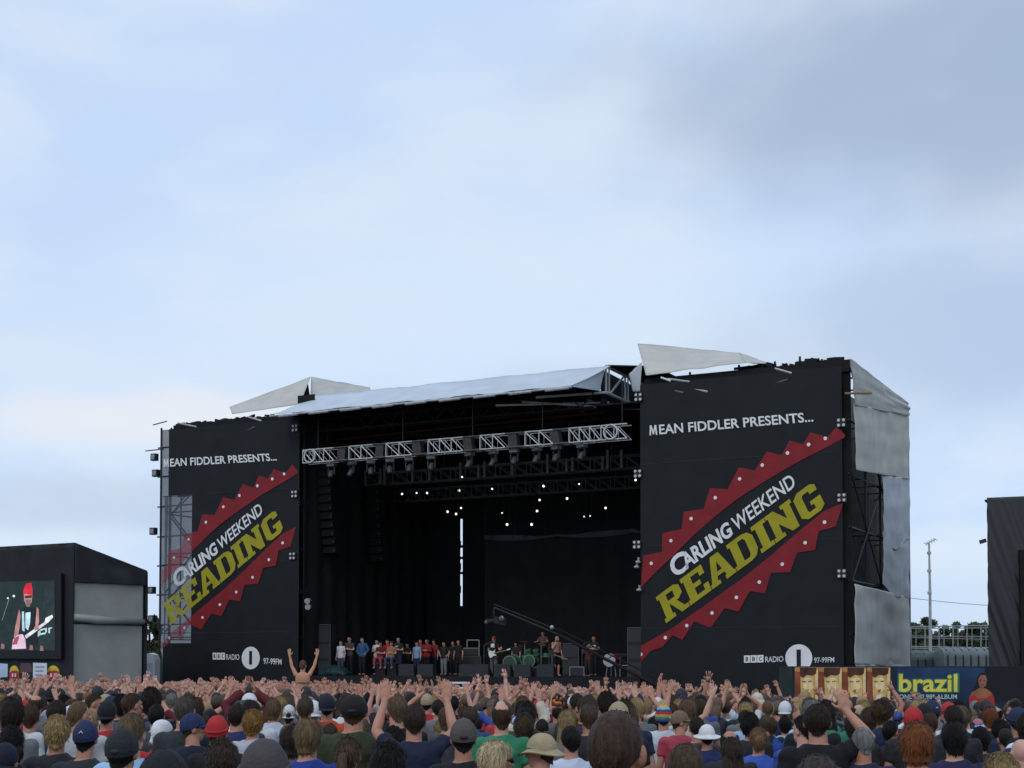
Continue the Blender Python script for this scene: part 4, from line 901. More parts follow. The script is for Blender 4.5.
# arm poses: (elbow, wrist, hand direction, palm normal) for the right side (x > 0); mirrored for the left
ARM = dict(
    down=((.235, -.02, 1.13), (.245, .05, .89), (.0, .1, -1), (-1, .2, 0), .15),
    up=((.29, .11, 1.55), (.235, .20, 1.77), (-.05, .1, 1), (0, 1, .1), .06),
    wide=((.40, .03, 1.60), (.47, .07, 1.83), (.25, .05, 1), (0, 1, .1), .04),
    vee=((.27, .04, 1.62), (.33, .08, 1.86), (.1, .05, 1), (0, 1, .1), .04),
    clap=((.27, .14, 1.62), (.06, .17, 1.79), (-.12, .05, 1), (-1, .1, 0), .05),
    front=((.25, .12, 1.22), (.17, .30, 1.42), (-.2, .1, 1), (-1, 0, 0), .2),
    high=((.35, .10, 1.52), (.225, .19, 1.70), (-.25, .1, 1), (0, 1, 0), .2),
    cross=((.25, .03, 1.15), (.02, .17, 1.17), (-1, .05, .15), (0, -1, 0), .15),
    hip=((.31, -.05, 1.17), (.20, .05, 1.0), (-.8, .3, -.5), (0, -1, .2), .3),
    mic=((.25, .08, 1.17), (.09, .20, 1.47), (-.4, .3, .9), (0, -1, 0), .5),
    pick=((.30, -.02, 1.16), (.12, .17, 1.06), (-.9, .15, -.3), (0, -1, -.2), .25),
    fret=((.32, .06, 1.14), (.44, .20, 1.16), (.3, .2, .95), (-.5, -1, 0), .35),
    drum=((.30, .08, 1.20), (.24, .34, 1.20), (-.2, 1, .1), (0, 0, -1), .4),
)
def shoulder(s, pose): return Vector((s * (.178 if pose not in ('up', 'wide', 'clap', 'high', 'vee') else .165), -.005, 1.40 + (.035 if pose in ('up', 'wide', 'clap', 'high', 'vee') else 0)))
def arm(b, s, pose, infl=0.0, upto=None, hands=True):
    e, w, d, n, cu = ARM[pose]; m = lambda v: Vector((s * v[0], v[1], v[2]))
    sh, e, w = shoulder(s, pose), m(e), m(w)
    if upto is None:
        b.ell(sh, (.058 + infl,) * 3, None, 14, 10)
        b.tube([sh, sh.lerp(e, .45), sh.lerp(e, .9), e, e.lerp(w, .3), e.lerp(w, .8), w, w + m(d).normalized() * .02], [x + infl for x in (.054, .048, .040, .039, .040, .029, .026, .026)], 12)
        if hands: hand(b, w, m(d), s, m(n), curl=cu)
    else:
        pts = [sh, sh.lerp(e, .5 * min(1, upto)), sh.lerp(e, min(1, upto))]; rr = [.060, .058, .056]
        if upto > 1: pts += [e.lerp(w, .5), e.lerp(w, .93)]; rr += [.05, .04]
        b.ell(sh, (.066 + infl,) * 3, None, 14, 10); b.tube(pts, [x + infl for x in rr], 12)
BODY = {}
def paint_face(me, yaw, base=Vector((0, 0, 0)), pitch=0.0):
    rm = (Matrix.Rotation(yaw, 3, 'Z') @ Matrix.Rotation(pitch, 3, 'X')).transposed()
    for p in me.polygons:
        q = rm @ (p.center - HC - base)
        if q.y > .05:
            if abs(q.z - .002) < .0085 and .018 < abs(q.x) < .046: p.material_index = 1
            elif abs(q.z + .066) < .009 and abs(q.x) < .025 and q.y > .08: p.material_index = 2
def body(key, la, ra, yaw=0.0, seated=False, pitch=0.0, vox=.0075):
    if key in BODY: return
    b = MB(); b.loft(TORSO, 24); head(b, yaw, pitch=pitch); arm(b, -1, la); arm(b, 1, ra)
    for s in (-1, 1):
        if seated == 'chair': leg(b, s, (s * .16, .42, .88), (s * .17, .40, .46)); b.ell((s * .17, .46, .43), (.045, .12, .04))
        elif seated: leg(b, s, (s * .13, .36, .86), (s * .11, .30, .48)); b.ell((s * .11, .34, .44), (.04, .1, .04))
        else: leg(b, s); b.ell((s * .105, .045, .045), (.045, .125, .045))
    me = remesh('body', b, vox, 3, [skin_m, eye_m, lip_m]); paint_face(me, yaw, pitch=pitch)
    t = MB(); t.loft([(z, rx + .018, ry + .02, cx, cy) for (z, rx, ry, cx, cy) in TORSO[1:]] , 24)
    for s, a in ((-1, la), (1, ra)): arm(t, s, a, .004, .58)
    tee = remesh('shirt', t, .013, 4, [cloth_m, trim_m])
    t = MB(); t.loft([(z, rx + .026, ry + .03, cx, cy) for (z, rx, ry, cx, cy) in TORSO[1:]], 24)
    for s, a in ((-1, la), (1, ra)): arm(t, s, a, .012, 2)
    long_ = remesh('shirt', t, .014, 4, [cloth_m, trim_m])
    t = MB(); t.loft([(z, rx + .014, ry + .014, cx, cy) for (z, rx, ry, cx, cy) in TORSO[:4]], 20)
    for s in (-1, 1):
        if seated == 'chair': leg(t, s, (s * .16, .42, .88), (s * .17, .40, .50), infl=.018)
        elif seated: leg(t, s, (s * .13, .20, .88), (s * .13, .2, .88), infl=.018)
        else: leg(t, s, ankle=(s * .105, -.02, .06), infl=.02)
    trou = remesh('trousers', t, .018, 3, [cloth_m])
    BODY[key] = dict(body=me, tee=tee, long=long_, trousers=trou, yaw=yaw, pitch=pitch)
body('plain', 'down', 'down'); body('turn_l', 'down', 'down', .7); body('turn_r', 'down', 'down', -.75); body('side_r', 'down', 'down', -1.35); body('side_l', 'down', 'down', 1.25)
body('both_up', 'up', 'up'); body('wide_up', 'wide', 'wide'); body('clap', 'clap', 'clap'); body('right_up', 'down', 'high', -.2); body('left_up', 'up', 'down', .2); body('front', 'front', 'front')
body('down_tilt', 'down', 'down', .15, pitch=-.22)
# stage and shoulder poses (these people face the crowd, or sit)
body('cross', 'cross', 'cross', .2); body('hips', 'hip', 'hip', -.2); body('guitar', 'fret', 'pick', 0); body('mic', 'down', 'mic', .1); body('drum', 'drum', 'drum', 0, 'chair'); body('stool', 'cross', 'down', .2, 'chair')
body('riding', 'vee', 'vee', 0, 'shoulders')
_t = MB(); _t.loft([(z, rx + .014, ry + .014, cx, cy) for (z, rx, ry, cx, cy) in TORSO[:4]], 20)
for _s in (-1, 1): _t.tube([(_s * .092, 0, .90), (_s * .1, .005, .7), (_s * .105, .015, .5)], [.11, .10, .09], 14)
SHORTS = remesh('shorts', _t, .018, 3, [cloth_m])

# ---- hair and hats, in head space (head centre at the origin, face towards +Y)
def hnoise(p, sc, seed): return noise.noise(Vector((p.x * sc + seed, p.y * sc, p.z * sc)))
def cap_shell(rx, ry, rz, cz, cy, face_z, nape_z, side_z, seed, amp, sc, nu=40, nv=22):
    """skull-hugging cap of hair open at the face; its lower edge runs from forehead to nape"""
    b = MB(); vs = []; fs = []
    for j in range(nv + 1):
        for i in range(nu):
            a = 2 * math.pi * i / nu; f = math.sin(a)                    # f = 1 at the face
            lowz = nape_z + (side_z - nape_z) * max(0, min(1, (f + 1) / 1.0)) if f < 0 else side_z + (face_z - side_z) * min(1, f * 1.6)
            zt = (lowz - cz) / rz; zt = max(-1.25, min(.95, zt)); lo = math.asin(max(-1, zt)) if zt > -1 else -math.pi / 2
            e = lo + (math.pi / 2 - lo) * (j / nv); 
            p = Vector((rx * math.cos(e) * math.cos(a), ry * math.cos(e) * math.sin(a) + cy, rz * math.sin(e) + cz))
            if lowz < cz and e < 0: k = max(math.cos(e), .80); p.x, p.y = rx * k * math.cos(a), ry * k * math.sin(a) + cy
            w = amp * (hnoise(p, sc, seed) + .6 * hnoise(p, sc * 2.3, seed + 7)); w *= .3 + .7 * min(1, j / nv * 2.2)
            p += Vector((p.x, p.y - cy, p.z - cz)).normalized() * w; vs.append(p)
    for j in range(nv):
        for i in range(nu): fs.append((j * nu + i, j * nu + (i + 1) % nu, (j + 1) * nu + (i + 1) % nu, (j + 1) * nu + i))
    fs.append(tuple(nv * nu + i for i in range(nu)))
    b.add(vs, fs); return b
def strands(b, count, L, lift, seed, droop=.6, wmul=1.0, region=None):
    """fine tapered locks lying over the shell"""
    rnd = random.Random(seed); n0 = len(b.v); fcs = list(b.f); vv = [Vector(v) for v in b.v]
    for _ in range(count):
        f = rnd.choice(fcs); c = sum((vv[i] for i in f), Vector()) / len(f)
        if region and not region(c): continue
        nrm = Vector((c.x, c.y, c.z * .8)).normalized(); dn = Vector((0, -.25, -1)); t = (dn - nrm * dn.dot(nrm))
        t = (t.normalized() if t.length > .05 else Vector((rnd.gauss(0, 1), rnd.gauss(0, 1), 0)).normalized()) + Vector((rnd.gauss(0, .35), rnd.gauss(0, .35), rnd.gauss(0, .25)))
        t.normalize(); s = t.cross(nrm).normalized() * rnd.uniform(.0012, .0028) * wmul; l = L * rnd.uniform(.5, 1.2); h = lift * rnd.uniform(.2, 1.3)
        p = c - nrm * .002; m = p + t * l * .5 + nrm * h; q = p + t * l + nrm * h * (1 - droop) + Vector((0, 0, -l * .2))
        b.add([p - s, p + s, m + s * .9, m - s * .9, q], [(0, 1, 2, 3), (3, 2, 4)])
def hairmesh(name, b, mats=None, smooth=True): return b.mesh(name, mats or [hair_m], smooth=smooth)
HAIR = {}
b = cap_shell(.083, .104, .112, .012, -.008, .072, -.088, .012, 1, .004, 30); strands(b, 1800, .022, .003, 1); HAIR['short'] = hairmesh('hair', b)
b = cap_shell(.079, .099, .106, .014, -.008, .085, -.082, .016, 2, .0015, 40); strands(b, 900, .012, .002, 2); HAIR['buzz'] = hairmesh('hair', b)
b = cap_shell(.092, .112, .122, .018, -.008, .062, -.10, -.035, 3, .012, 22); strands(b, 2200, .034, .010, 3, .5, 1.2); HAIR['tousled'] = hairmesh('hair', b)
b = cap_shell(.089, .107, .114, .014, -.010, .060, -.125, -.06, 4, .005, 18); strands(b, 1800, .04, .003, 4, .9, 1.1); HAIR['mop'] = hairmesh('hair', b)
b = cap_shell(.085, .103, .110, .012, -.008, .082, -.09, -.02, 5, .004, 30)
b.f = [f for f in b.f if sum((Vector(b.v[i]) for i in f), Vector()).z / len(f) < .062 or abs(sum(b.v[i][0] for i in f) / len(f)) > .066]; b.mi = [0] * len(b.f)
strands(b, 1300, .022, .003, 5); HAIR['fringe'] = hairmesh('hair', b)
b = cap_shell(.100, .114, .118, .010, -.014, .062, -.15, -.13, 6, .007, 16); strands(b, 2200, .045, .004, 6, .95, 1.2); HAIR['bob'] = hairmesh('hair', b)
def long_hair(seed, length, wid):
    b = cap_shell(.088, .106, .114, .014, -.012, .064, -.11, -.06, seed, .006, 22)
    secs = [(-.40 * length, wid * .7, .022, 0, -.085), (-.30 * length, wid, .032, 0, -.085), (-.15, wid, .045, 0, -.07), (-.05, .088, .06, 0, -.045), (.03, .07, .04, 0, -.05)]
    b.loft(secs, 24); strands(b, 2200, .05, .003, seed, .95, 1.2); return b
HAIR['long'] = hairmesh('hair', long_hair(8, 1.0, .10))
b = cap_shell(.082, .102, .108, .014, -.008, .072, -.095, -.03, 9, .003, 30); b.tube([(0, -.10, .02), (0, -.145, .0), (0, -.165, -.08), (0, -.15, -.2), (0, -.14, -.27)], [.02, .03, .036, .028, .006], 12); strands(b, 1800, .06, .004, 9, .9, 1.2); HAIR['ponytail'] = hairmesh('hair', b)
b = cap_shell(.083, .102, .108, .014, -.008, .072, -.095, -.03, 10, .004, 30); b.ell((0, -.125, .012), (.042, .04, .042)); strands(b, 1800, .05, .006, 10, .9, 1.2); HAIR['bun'] = hairmesh('hair', b)
b = cap_shell(.083, .102, .108, .014, -.008, .072, -.095, -.03, 11, .004, 30); b.ell((.075, -.10, -.055), (.04, .04, .045)); strands(b, 1800, .05, .006, 11, .9, 1.2); HAIR['side_bun'] = hairmesh('hair', b)
b = cap_shell(.100, .116, .122, .016, -.01, .058, -.10, -.06, 12, .016, 34); strands(b, 2400, .022, .010, 12, .3, 1.4); HAIR['curly'] = hairmesh('hair', b)
b = cap_shell(.078, .098, .10, .012, -.008, .02, -.085, -.03, 13, .001, 30); strands(b, 1100, .02, .003, 13, .8, 1.0, lambda c: c.z < -.0); HAIR['under_cap'] = hairmesh('hair', b)
HAT = {}
def hatmesh(b, extra=None): return b.mesh('cap', [cap_m, trim_m, dark_m], smooth=True)
def baseball(brim=1, logo=True, gap=False):
    b = cap_shell(.089, .108, .116, .018, -.006, .034, -.022, .0, 20, .002, 18, 48, 16)
    ns = 14; th = .006
    def br(u, v):
        a = math.pi * (.14 + .72 * u); r = v
        x = .088 * math.cos(a) * (1 + .06 * r); y = brim * ((.100 + .075 * r * math.sin(a) ** .7) * math.sin(a)) * 1.02
        return (x, y + (-.006), (.032 if brim > 0 else -.015) - .022 * r * math.sin(a) - .35 * x * x * 3)
    b.grid(br, ns, 5); b.grid(lambda u, v: tuple(Vector(br(u, v)) - Vector((0, 0, th))), ns, 5)
    b.ell((0, -.006, .134), (.009, .009, .006), nu=8, nv=6)
    for k in range(6):                                    # sewn panels
        a = k * math.pi / 3 + .5; b.tube([(.0895 * math.cos(e) * math.cos(a), .1085 * math.cos(e) * math.sin(a) - .006, .1165 * math.sin(e) + .018) for e in (.1, .45, .8, 1.15, 1.45)], .0016, 5)
    if logo:
        b.cur = 1
        b.tube([(-.014, brim * -.113 * .985 - .004, .045), (.0, brim * -.113 - .004, .06), (.013, brim * -.113 * .985 - .004, .043)], .0045, 6); b.cur = 0
    if gap:
        b.cur = 2; b.ell((0, -.098, .012), (.034, .022, .02)); b.cur = 0
    return b
HAT['cap'] = hatmesh(baseball(1)); HAT['cap_plain'] = hatmesh(baseball(1, False, True)); HAT['cap_back'] = hatmesh(baseball(-1, False))
b = cap_shell(.094, .114, .124, .016, -.008, .045, -.035, -.005, 23, .004, 16)
b.tube([(.093 * math.cos(a), .114 * math.sin(a) - .008, .005 + .024 * (math.sin(a) + 1)) for a in [2 * math.pi * k / 32 for k in range(33)]], .010, 8, False); HAT['beanie'] = hatmesh(b)
b = cap_shell(.090, .109, .112, .02, -.006, .03, .0, .015, 24, .003, 20, 48, 14)
def brim(u, v): a = 2 * math.pi * u; r = v; return ((.088 + .062 * r) * math.cos(a), (.107 + .062 * r) * math.sin(a) - .006, .018 - .03 * r + .014 * r * math.cos(2 * a) + .006 * math.sin(a * 3))
b.grid(brim, 48, 5); b.grid(lambda u, v: tuple(Vector(brim(u, v)) - Vector((0, 0, .006))), 48, 5); HAT['bucket'] = hatmesh(b)
b = cap_shell(.088, .107, .114, .016, -.006, .04, -.06, -.005, 25, .004, 24)
b.ell((0, -.11, -.035), (.016, .014, .014)); b.tube([(0, -.11, -.035), (-.015, -.125, -.07), (-.03, -.12, -.11)], [.012, .016, .006], 8, flat=(1, .4)); b.tube([(0, -.11, -.035), (.015, -.128, -.06), (.032, -.122, -.10)], [.012, .016, .006], 8, flat=(1, .4)); HAT['bandana'] = hatmesh(b)
# knitted hat in coloured hoops: one mesh, one material per hoop
hoops = [(.55, .30, .04), (.20, .42, .50), (.03, .06, .22), (.42, .03, .02), (.45, .34, .08), (.10, .25, .16), (.03, .10, .30)]
hm = [mat('knit_%s' % n, c, .9, .12, 40, .3, 60) for n, c in zip(('orange', 'aqua', 'navy', 'red', 'yellow', 'green', 'blue'), hoops)]
b = cap_shell(.098, .116, .135, .016, -.008, .03, -.045, -.01, 26, .003, 20, 40, 28)
for i, f in enumerate(b.f): z = sum(b.v[q][2] for q in f) / len(f); b.mi[i] = max(0, min(6, int((.150 - z) / .0275)))
b.cur = 0; b.ell((0, -.008, .155), (.014, .014, .012)); HAT['striped'] = b.mesh('knitted_hat', hm, smooth=True)
b = MB(); rj = [mat('jester_orange', (.60, .22, .015), .8, .1, 20), mat('jester_purple', (.06, .02, .06), .8, .1, 20)]
for k, (dx, dy, hh) in enumerate(((-.05, 0, .22), (.06, .02, .16), (0, -.05, .18))):
    for j in range(5):
        z0, z1 = .06 + hh * j / 5, .06 + hh * (j + 1) / 5; b.cur = j % 2; r0, r1 = .075 * (1 - j / 5.3), .075 * (1 - (j + 1) / 5.3)
        b.tube([(dx * j / 5, dy * j / 5 - .01, z0), (dx * (j + 1) / 5, dy * (j + 1) / 5 - .01, z1)], [r0, r1], 14)
HAT['jester'] = b.mesh('jester_hat', rj, smooth=True)

def obj(name, me, parent, color=None, loc=None, rot=None, scale=None):
    o = bpy.data.objects.new(name, me); COL.objects.link(o); o.parent = parent
    if color: o.color = (*color, 1)
    if loc is not None: o.location = loc
    if rot is not None: o.rotation_euler = rot
    if scale is not None: o.scale = scale
    return o
hrnd = random.Random(99)
SKINS = [(.44, .215, .145), (.50, .265, .19), (.38, .175, .115), (.47, .235, .17), (.52, .295, .22)]
def person(loc, pose='plain', skin=0, hair=None, hcol=(.03, .02, .014), hat=None, hatcol=(.1, .1, .1), shirt='tee', scol=(.1, .1, .1), tcol=(.03, .035, .05), height=1.75, rz=0.0, wide=1.0, label=None, group='people in the festival crowd', hscale=1.0, trousers=True, extra=None, hatyaw=None):
    B = BODY[pose]; k = height / 1.75
    r = bpy.data.objects.new('person', B['body']); COL.objects.link(r); r.location = loc; r.rotation_euler = (0, 0, rz); r.scale = (k * wide, k * wide, k)
    r.color = (*(SKINS[skin] if isinstance(skin, int) else skin), 1); tag(r, label, 'person', group)
    hr = (B['pitch'], 0, B['yaw'])
    if hat and not hair: hair = 'under_cap'
    if hair: obj('hair', HAIR[hair], r, hcol, HC, (hr[0], 0, hr[2] + (0 if hat else hrnd.uniform(-.16, .16))), (hscale * .94,) * 3 if hat and hair != 'under_cap' else (hscale,) * 3 if hat else (hscale * hrnd.uniform(.985, 1.05), hscale * hrnd.uniform(.98, 1.05), hscale * hrnd.uniform(.97, 1.08)))
    if hat: obj(HAT[hat].name.split('.')[0], HAT[hat], r, hatcol, HC, (hr[0], 0, hr[2] + (hatyaw or 0)), (hscale * 1.01,) * 3)
    if shirt: obj('shirt', B[shirt], r, scol)
    if trousers: obj('trousers', B['trousers'], r, tcol)
    return r
# ---------------------------------------------------------------- the crowd one can tell apart
BK, DB, BR, LB, BL, GI, GR, OR = (.008, .007, .007), (.018, .012, .009), (.045, .026, .015), (.10, .062, .033), (.28, .19, .085), (.13, .042, .015), (.13, .12, .115), (.20, .105, .03)
NAVY, CHAR, WHT, RED, OLV, GRN, BLU, LBL, GRY, BLKS, CRM, TAN, TAUPE = (.016, .024, .062), (.022, .024, .027), (.58, .60, .63), (.40, .025, .03), (.045, .048, .024), (.03, .20, .10), (.035, .07, .28), (.30, .47, .66), (.14, .145, .15), (.010, .011, .013), (.48, .44, .34), (.32, .26, .165), (.075, .062, .058)
PLACED = []          # (x, y, pixel column, pixel row of the crown, pixel width, short description)
def head_at(px, ytop, w, hatted):
    Y = FOC * (.188 if hatted else .178) / w
    p = at(px, ytop, Y); return p.x, p.y, p.z
def put(px, ytop, w, short, pose='plain', hair=None, hcol=DB, hat=None, hatcol=CHAR, shirt='tee', scol=CHAR, skin=0, rz=None, label=None, hs=1.0, **k):
    wide_hair = hair in ('bob', 'curly', 'mop', 'tousled') and not hat
    Y = FOC * (.20 if wide_hair else .19 if hat else .175) * hs / w
    p = at(px, ytop, Y); g = gx(p.x, Y)
    top = (.018 + (.116 if not hat else .128)) + HC.z
    if hair in ('bob', 'tousled', 'curly') and not hat: top += .012
    if hat == 'jester': top += .11
    hgt = (p.z - g) / top * 1.75
    if not 1.5 <= hgt <= 1.98: hgt = max(1.5, min(1.98, hgt))
    if rz is None: rz = math.atan2(-p.x, 60 - 0) * .3 + random.uniform(-.12, .12)
    r = person((p.x, p.y, g), pose, skin, hair, hcol, hat, hatcol, shirt, scol, height=hgt, rz=rz, label=label or short, hscale=max(1, hs), **k)
    PLACED.append((p.x, p.y, px, ytop, w, short)); return r
random.seed(21)
put(4, 741, 32, 'dark navy cap at the lower left picture edge', hat='cap_back', hatcol=(.010, .012, .026), label='person in a dark navy cap at the bottom left picture edge')
put(11, 725, 27, 'black hair in a low side bun', hair='side_bun', hcol=BK, scol=BLKS, label='person with black hair tied in a low bun with a white tie')
put(30, 703, 19.5, 'tall brown-haired head over a white tee', hair='short', hcol=BR, scol=(.50, .55, .62), label='tall brown-haired person in a pale blue-white tee, behind the black bun')
put(36, 694, 14, 'balding crown at the left', hair='fringe', hcol=BR, scol=GRY, label='balding person with brown fringe, left of the raised hands, behind the pale tee')
put(46.5, 709, 15, 'patterned white bandana', hat='bandana', hatcol=(.50, .53, .60), scol=(.4, .4, .42), label='person in a white patterned bandana behind the blond tousled head')
put(57, 715, 28, 'blond tousled hair', hair='tousled', hcol=BL, scol=CHAR, skin=2, label='person with short tousled blond hair and a bare sunburnt neck')
put(79, 700, 21, 'close-cropped brown head with pink neck', pose='turn_r', hair='buzz', hcol=LB, scol=(.40, .42, .44), label='close-cropped brown-haired person with a pink neck, behind the navy cap with a small logo')
put(85, 719, 28, 'navy cap with small white logo and neck cord', hat='cap', hatcol=(.018, .026, .075), hair='under_cap', hcol=BK, scol=(.025, .032, .035), label='person in a navy cap with small white logo and a dark neck cord')
put(107, 699, 20.5, 'black cap and red shirt', hat='cap_back', hatcol=BLKS, scol=RED, label='person in a black cap and bright red shirt, beside the black curls')
put(121, 694, 17, 'black curly hair', hair='curly', hcol=BK, scol=NAVY, label='person with black curly hair just right of the black cap and red shirt')
put(121, 726.5, 37, 'charcoal cap pulled low', hat='cap_plain', hatcol=(.018, .021, .023), hair='under_cap', hcol=BK, scol=BLKS, label='person in a plain charcoal cap pulled low, in front of the red shirt')
put(56, 699, 20, 'dark brown hair', hair='short', hcol=DB, scol=(.05, .05, .055), label='dark-haired person between the balding crown and the pink-necked crop')
put(51.5, 686, 12.5, 'black cap between raised hands', pose='both_up', hat='cap_back', hatcol=BLKS, scol=(.2, .05, .05), label='person in a black cap with both arms raised, far left under the white placard')
put(94, 693, 14, 'brown-haired head in profile', pose='side_r', hair='short', hcol=BR, scol=(.16, .17, .15), label='brown-haired person in profile facing right, behind the navy logo cap')
put(151, 688, 19, 'bushy black hair', hair='curly', hcol=DB, scol=(.04, .06, .10), label='person with bushy black hair behind the white knotted scarf')
put(132, 692, 17, 'brown crop above a denim blue collar', pose='turn_r', hair='short', hcol=BR, scol=(.045, .075, .11), label='brown-haired person in denim blue looking right, left of the bushy black hair')
put(156, 704, 17.5, 'sleek black hair', hair='short', hcol=BK, scol=(.05, .06, .07), label='person with sleek black hair directly behind the white knotted scarf')
put(184, 695, 21, 'grey-brown crop', hair='short', hcol=(.06, .048, .04), scol=(.03, .035, .04), label='broad grey-brown cropped head behind the navy cap with a brim')
put(162, 718, 22.5, 'white knotted head scarf over a red shirt', pose='turn_r', hat='bandana', hatcol=(.68, .69, .72), scol=RED, rz=0, label='person in a white knotted head scarf and a red shirt')
put(193, 711.5, 23.5, 'navy cap with brim and white badge', pose='side_r', hat='cap', hatcol=(.016, .028, .085), hair='under_cap', hcol=BR, scol=(.012, .016, .032), label='person in a navy cap with white badge, head turned right, brim showing')
put(163, 746, 60, 'huge black cap in the foreground', hat='cap_back', hatcol=(.009, .010, .012), hair='under_cap', hcol=BK, scol=BLKS, label='person in a black cap close to the camera, below the white knotted scarf')
put(222, 738, 38, 'messy brown hair', hair='tousled', hcol=(.04, .028, .02), scol=(.05, .05, .06), label='person with messy brown hair close to the camera, left of the taupe beanie')
put(237, 703, 18, 'dark head over broad navy shoulders', hair='short', hcol=DB, scol=(.025, .03, .09), wide=1.15, label='dark-haired person with broad shoulders in a royal navy shirt')
put(253, 709, 22, 'orange-blond curls', hair='curly', hcol=OR, scol=(.42, .44, .5), label='person with orange-blond curls behind the taupe beanie')
put(264, 737, 52, 'taupe beanie in the foreground', hat='beanie', hatcol=(.062, .052, .056), scol=CHAR, label='person in a smooth taupe beanie close to the camera')
put(172, 692, 12, 'small grey head', hair='short', hcol=GR, scol=(.1, .12, .15), label='small grey-haired person between the bushy black hair and the grey-brown crop')
put(206.7, 696.5, 9, 'small white cap', hat='cap_plain', hatcol=WHT, scol=NAVY, label='person in a small white cap right of the grey-brown crop')
put(231.6, 690.5, 10, 'pale cap over brown hair', hat='cap_back', hatcol=(.42, .42, .40), hair='long', hcol=BR, scol=GRY, label='person in a pale cap over long brown hair, behind the broad navy shoulders')
put(217, 697, 9, 'pale blue cap', hat='cap_plain', hatcol=(.26, .36, .52), scol=BLKS, label='person in a pale blue cap between the small white cap and the navy shoulders')
put(273, 699, 17, 'light brown mop left of the white cap', hair='mop', hcol=LB, scol=(.46, .5, .6), label='person with light brown shaggy hair and pale collar, left of the bright white cap')
put(289, 704, 15, 'bright white cap over a dark plait', hat='cap_back', hatcol=(.60, .60, .62), hair='ponytail', hcol=BK, scol=(.04, .042, .055), label='person in a bright white cap with dark hair falling below it')
put(305, 696, 17, 'plain brown hair', hair='short', hcol=(.05, .034, .024), scol=(.05, .05, .055), label='brown-haired person between the bright white cap and the orange collar')
put(327, 692.5, 18, 'navy cap with orange-red shirt', hat='cap_back', hatcol=(.012, .015, .026), hair='under_cap', hcol=BK, scol=(.55, .07, .025), label='person in a dark navy cap and vivid orange-red shirt')
put(353.5, 693, 21, 'backward black cap over wide olive shoulders', hat='cap_plain', hatcol=(.008, .008, .009), hair='under_cap', hcol=BR, scol=(.034, .042, .02), wide=1.22, label='broad person in an olive shirt and a black cap with a strap gap', hs=.86)
put(308, 717, 32, 'shiny light brown mop over a blue shirt', hair='mop', hcol=(.13, .085, .042), scol=(.02, .045, .26), label='person with a shiny light brown mop of hair and a blue and white collar')
put(348, 736, 29, 'brown hair pulled back', hair='ponytail', hcol=(.075, .045, .027), scol=GRY, label='person with brown hair pulled back into a tail, in front of the olive shirt')
put(330, 742, 18, 'low brown head', hair='short', hcol=BR, scol=NAVY, label='low brown-haired head left of the pulled-back brown hair')
put(388, 742, 42, 'black hair in the foreground', hair='tousled', hcol=(.010, .009, .008), scol=BLKS, label='person with thick black hair close to the camera, left of the navy tee')
put(393, 727, 26, 'dark brown hair', hair='tousled', hcol=DB, scol=CHAR, label='dark brown-haired person just behind the thick black hair')
put(378, 705, 14, 'white-topped navy cap', hat='cap', hatcol=(.40, .42, .46), hair='under_cap', hcol=BK, scol=(.4, .06, .05), label='person in a pale cap and red shirt, right of the olive shoulders')
put(290.5, 695, 9, 'olive cap', hat='cap_back', hatcol=(.05, .062, .035), scol=BLKS, label='person in a small olive cap above the bright white cap')
put(369.5, 691, 13, 'dark hair right of the black cap', hair='short', hcol=BK, scol=CHAR, label='black-haired person just right of and beyond the black cap with the olive shirt')
put(414, 703, 24, 'navy tee with both arms up', pose='both_up', hair='short', hcol=(.028, .018, .013), scol=(.014, .018, .042), skin=0, rz=0, label='dark-haired person in a navy tee raising both arms above the head')
put(411.5, 692, 12, 'black cap between the raised arms', hat='cap_back', hatcol=BLKS, scol=CHAR, label='black-capped head framed by the raised arms of the navy tee')
put(447, 706, 20, 'brown mop', hair='mop', hcol=(.075, .05, .03), scol=(.06, .06, .07), label='person with a warm brown mop behind the taupe cap')
put(438, 699, 13, 'dark crop', hair='short', hcol=DB, scol=GRY, label='dark cropped head just right of the raised arms')
put(441.5, 721.5, 16, 'long fair hair', hair='long', hcol=(.20, .14, .065), scol=(.16, .17, .20), label='person with long fair hair, between the navy tee and the taupe cap')
put(463.5, 716.5, 30.5, 'taupe baseball cap over dark hair', hat='cap_plain', hatcol=(.082, .068, .062), hair='under_cap', hcol=BK, scol=BLKS, skin=2, label='person in a taupe baseball cap and black shirt with a sunburnt neck')
put(501.5, 701, 21, 'balding head over a green shirt', hair='fringe', hcol=BR, scol=GRN, skin=1, label='balding person in a green shirt with a black strap')
put(497, 739, 31, 'blonde bob in sunglasses', pose='side_r', hair='bob', hcol=(.46, .37, .22), scol=(.12, .03, .04), hs=.9, label='person with a blonde bob and sunglasses in profile facing right')
put(470.5, 706, 18, 'soft brown hair', hair='mop', hcol=(.05, .035, .025), scol=(.035, .07, .16), label='soft brown-haired person in blue, just behind the taupe baseball cap')
put(483, 711, 10, 'pale blonde hair', hair='long', hcol=(.42, .32, .14), scol=WHT, label='person with pale blonde hair between the taupe cap and the green shirt')
put(469, 693, 10, 'royal blue cap', hat='cap', hatcol=(.035, .09, .36), scol=CHAR, label='person in a royal blue cap near the stage steps')
put(453.5, 696, 12, 'black head beneath the steps', hair='short', hcol=BK, scol=BLKS, label='black-haired person left of the royal blue cap')
put(484, 697, 12, 'brown peaked cap', pose='turn_r', hat='cap', hatcol=(.09, .06, .04), scol=GRY, label='person in a brown cap left of the balding green shirt')
put(524, 713.5, 22, 'brown curls', hair='curly', hcol=(.05, .033, .02), scol=CHAR, label='person with brown curls just behind the tan floppy hat')
put(542, 719, 16, 'low dark crop', hair='short', hcol=DB, scol=(.08, .05, .04), label='low dark cropped head between the brown curls and the fair hair')
